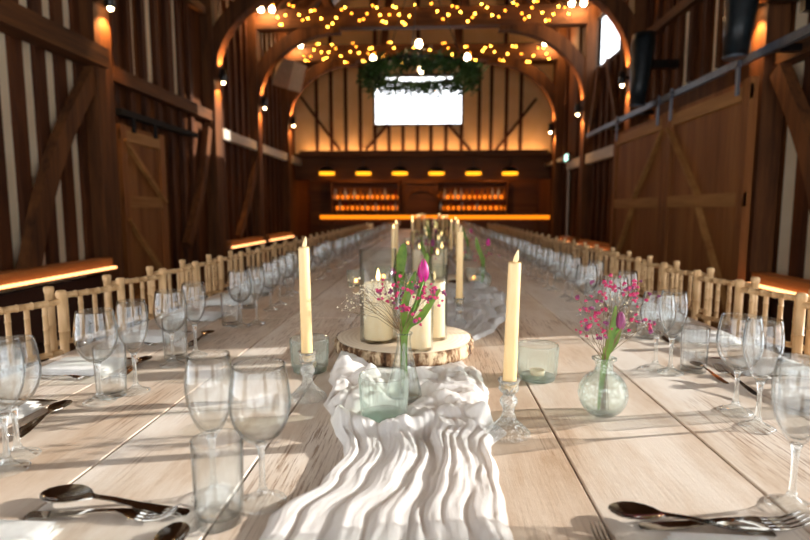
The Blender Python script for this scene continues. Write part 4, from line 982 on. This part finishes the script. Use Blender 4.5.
# --- hobnail vase on the right
V = P(602, 413.5); Y = V.y
vase(V.x, V.y, TZ, BOBP, 'hobnail_vase', 'round hobnail glass vase with pink blossom on the right', M['hobnail'])
tulip((V.x-.008, Y, TZ+.008), [(V.x-.008, Y, TZ+.008), (V.x, Y, TZ+.12), Q(612, 335), Q(620.5, 328, -.01)], 'faded purple tulip in the hobnail vase', M['purple'], .85,
      [([(V.x-.010, Y-.005, TZ+.010), (V.x-.001, Y-.006, TZ+.12), Q(609, 345, -.01), Q(613, 325, -.01), Q(616, 305, 0)], .0082, (-.1, -1, 0)),
       ([(V.x-.004, Y+.004, TZ+.02), (V.x+.003, Y+.006, TZ+.12), Q(615, 342, .01), Q(620, 325, .015), Q(622, 316, .02)], .008, (.2, -1, 0))])
tips = [Q(*p, d) for *p, d in ((580, 301, 0), (587, 311, -.02), (601, 320, -.03), (590, 328, .02), (598, 332, -.04), (606, 329, -.03), (583, 330, 0), (612, 282, .02), (622, 286, 0), (628, 290, -.03), (636, 286, .02), (631, 296, -.02), (616, 291, .03), (603, 288, 0), (645, 300, 0), (648, 321, -.02), (642, 326, .01), (652, 325, -.01), (603, 302, .02), (597, 314, .0), (592, 341, -.02))]
spray((V.x, Y, TZ+.008), (V.x, Y, TZ+.124), tips, ['pink', 'pink', 'pink', 'dark'], 'pink blossom spray spreading from the round hobnail vase', 'flowers', 23, 'blossom sprays', .024, 5)
tips = [Q(*p, d) for *p, d in ((612, 300, .03), (622, 305, .03), (634, 318, .04), (607, 310, .03), (628, 310, .05))]
spray((V.x+.006, Y, TZ+.008), (V.x+.003, Y, TZ+.124), tips, ['gyp'], 'cream baby breath spray in the hobnail vase', 'flowers', 24, 'blossom sprays', .026, 6)
# --- single candle and small pieces behind the first log
p = P(459, 327); z = candlestick(p, 'crystal candlestick just behind the front log slice on its right'); taper(p, z, .275, 'ivory dinner candle just behind the front log slice on its right', (0, 0))
p = P(356, 286); o = ribbed(p, 'ribbed tealight holder glowing left of the runner behind the tallest vase'); MB().ball((0, 0, .034), .008, 8, 6, 0, 1.5).obj('flame', M['tea'], o)
# --- centrepieces running away down the table
def far_piece(y, x, i):
    q = '%s log slice' % nth(i); r = random.Random(40+i)
    lz = log_slice(x, y, .2, .036, 'bark-edged log slice, %s down the table' % nth(i), 10+i)
    for k, (dx, dy, rr, h, hc) in enumerate(((-.07, .02, .055, .28, .16), (.04, -.07, .043, .22, .13), (.07, .06, .042, .25, .16))):
        w = ('left', 'front', 'right')[k]
        hurricane(x+dx, y+dy, lz, rr, h, 'cylinder glass vase at the %s of the %s' % (w, q)); pillar(x+dx, y+dy, lz+.0085, rr*.8, hc, 'cream pillar candle at the %s of the %s' % (w, q), True)
    for k, (dx, dy) in enumerate(((-.20, -.36), (.16, -.40), (.2, .3), (-.24, .32))):
        if i == 1 and k == 1: continue
        pp = Vector((x+dx+r.uniform(-.03, .03), y+dy, TZ)); w = ('front left', 'front right', 'back right', 'back left')[k]
        z = candlestick(pp, 'crystal candlestick at the %s of the %s' % (w, q)); taper(pp, z, .262+r.uniform(-.01, .012), 'ivory dinner candle at the %s of the %s' % (w, q), (0, 0), False)
    for k, (dx, dy) in enumerate(((-.12, -.32), (.27, .0), (-.3, .05))):
        pp = Vector((x+dx, y+dy, TZ)); o = ribbed(pp, 'ribbed tealight holder %s of the %s' % (('in front', 'right', 'left')[k], q)); MB().ball((0, 0, .034), .008, 8, 6, 0, 1.5).obj('flame', M['tea'], o)
    for k, (dx, dy) in enumerate(((-.02, -.27), (.30, -.22))):
        w = ('in front', 'at the right'); vx, vy = x+dx, y+dy
        vase(vx, vy, TZ+.0028 if k == 0 else TZ, FLASKP if k == 0 else BOBP, 'bud_vase', 'glass bud vase %s of the %s' % (w[k], q), M['vaseglass'] if k == 0 else M['hobnail'])
        tulip((vx, vy, TZ+.014), [(vx, vy, TZ+.014), (vx, vy, TZ+.14), (vx+.02, vy, TZ+.2), (vx+.03, vy, TZ+.245)], 'purple tulip %s of the %s' % (w[k], q), M['tulip'] if k else M['purple'], 1.1,
              [([(vx, vy, TZ+.02), (vx-.0, vy, TZ+.16), (vx-.03, vy, TZ+.24), (vx-.04, vy, TZ+.30)], .013, (0, -1, 0))])
        nk = Vector((vx, vy, TZ+(.158 if k == 0 else .124))); tp = [tuple(nk+Vector((r.gauss(0, .05), r.gauss(0, .04), r.uniform(.04, .13)))) for _ in range(9)]
        spray((vx+.003, vy, TZ+.014), tuple(nk), tp, ['pink', 'dark'], 'pink blossom spray %s of the %s' % (w[k], q), 'flowers', 50+i*2+k, 'blossom sprays', .03, 4)
for i, (y, x) in enumerate(FARP): far_piece(y, x, i+1)
# leafy vase just behind the front log
p = P(402, 318); vase(p.x, p.y, TZ+.0028, FLASKP, 'bud_vase', 'flask vase with broad dark leaf just behind the front log slice', M['vaseglass'])
Y = p.y; tulip((p.x, Y, TZ+.016), [(p.x, Y, TZ+.016), (p.x, Y, TZ+.15), Q(396, 285), Q(393, 276)], 'tulip with a broad dark leaf behind the front log slice', M['tulip'], .9,
      [([(p.x, Y, TZ+.02), (p.x, Y, TZ+.16), Q(398, 275), Q(402, 255), Q(404, 243)], .026, (0, -1, 0))])

# ------------------------------------------------------------------ light
w = bpy.data.worlds.new('daylight'); sc.world = w; w.use_nodes = True; nt = w.node_tree
bg = nt.nodes['Background']; bg.inputs[0].default_value = (.93, .96, 1, 1); bg.inputs[1].default_value = 4.5
sl = bpy.data.lights.new('sun', 'SUN'); sl.energy = 8.6; sl.angle = R(.6); sl.color = (1, .94, .86); so = bpy.data.objects.new('sun', sl); COL.objects.link(so)
az = Vector((-.978, -.21, 0)); el = R(15); dirv = az*math.cos(el)+Vector((0, 0, -math.sin(el))); so.rotation_euler = dirv.to_track_quat('-Z', 'Y').to_euler()
so.location = (8, 4, 6)
for x, en, wd in ((-2.2, 22, 'left'), (-.3, 22, 'middle'), (1.8, 22, 'right')):  # added fill lights with made-up fittings, out of view behind the bulkhead
    d = thing('bar_fill_fitting', 'added round fill light under the soffit over the %s of the back bar' % wd, 'added light', (x, 15.4, 2.619), 0, 'added fill lights over the back bar')
    MB().lathe([(0, -.06), (.05, -.06), (.065, -.055), (.065, 0), (0, 0)], 20).obj('housing', M['black'], d); MB().lathe([(0, -.064), (.045, -.064), (.045, -.061), (0, -.061)], 20).obj('lens', M['lampdisc'], d)
    l = bpy.data.lights.new('bar_fill_light', 'POINT'); l.energy = en*1.0; l.color = (1, .45, .12); l.shadow_soft_size = .1; o = bpy.data.objects.new('bar_fill_light', l); COL.objects.link(o); o.location = (x, 15.4, 2.35)
sc.view_settings.view_transform = 'Standard'; sc.view_settings.look = 'None'; sc.view_settings.exposure = 0; sc.view_settings.gamma = 1; sc.view_settings.use_curve_mapping = False
cy = sc.cycles
cy.max_bounces = 14; cy.transparent_max_bounces = 48; cy.transmission_bounces = 14; cy.glossy_bounces = 6; cy.diffuse_bounces = 4
cy.caustics_reflective = False; cy.caustics_refractive = True; cy.blur_glossy = 1.0; cy.sample_clamp_indirect = 5; cy.use_denoising = True
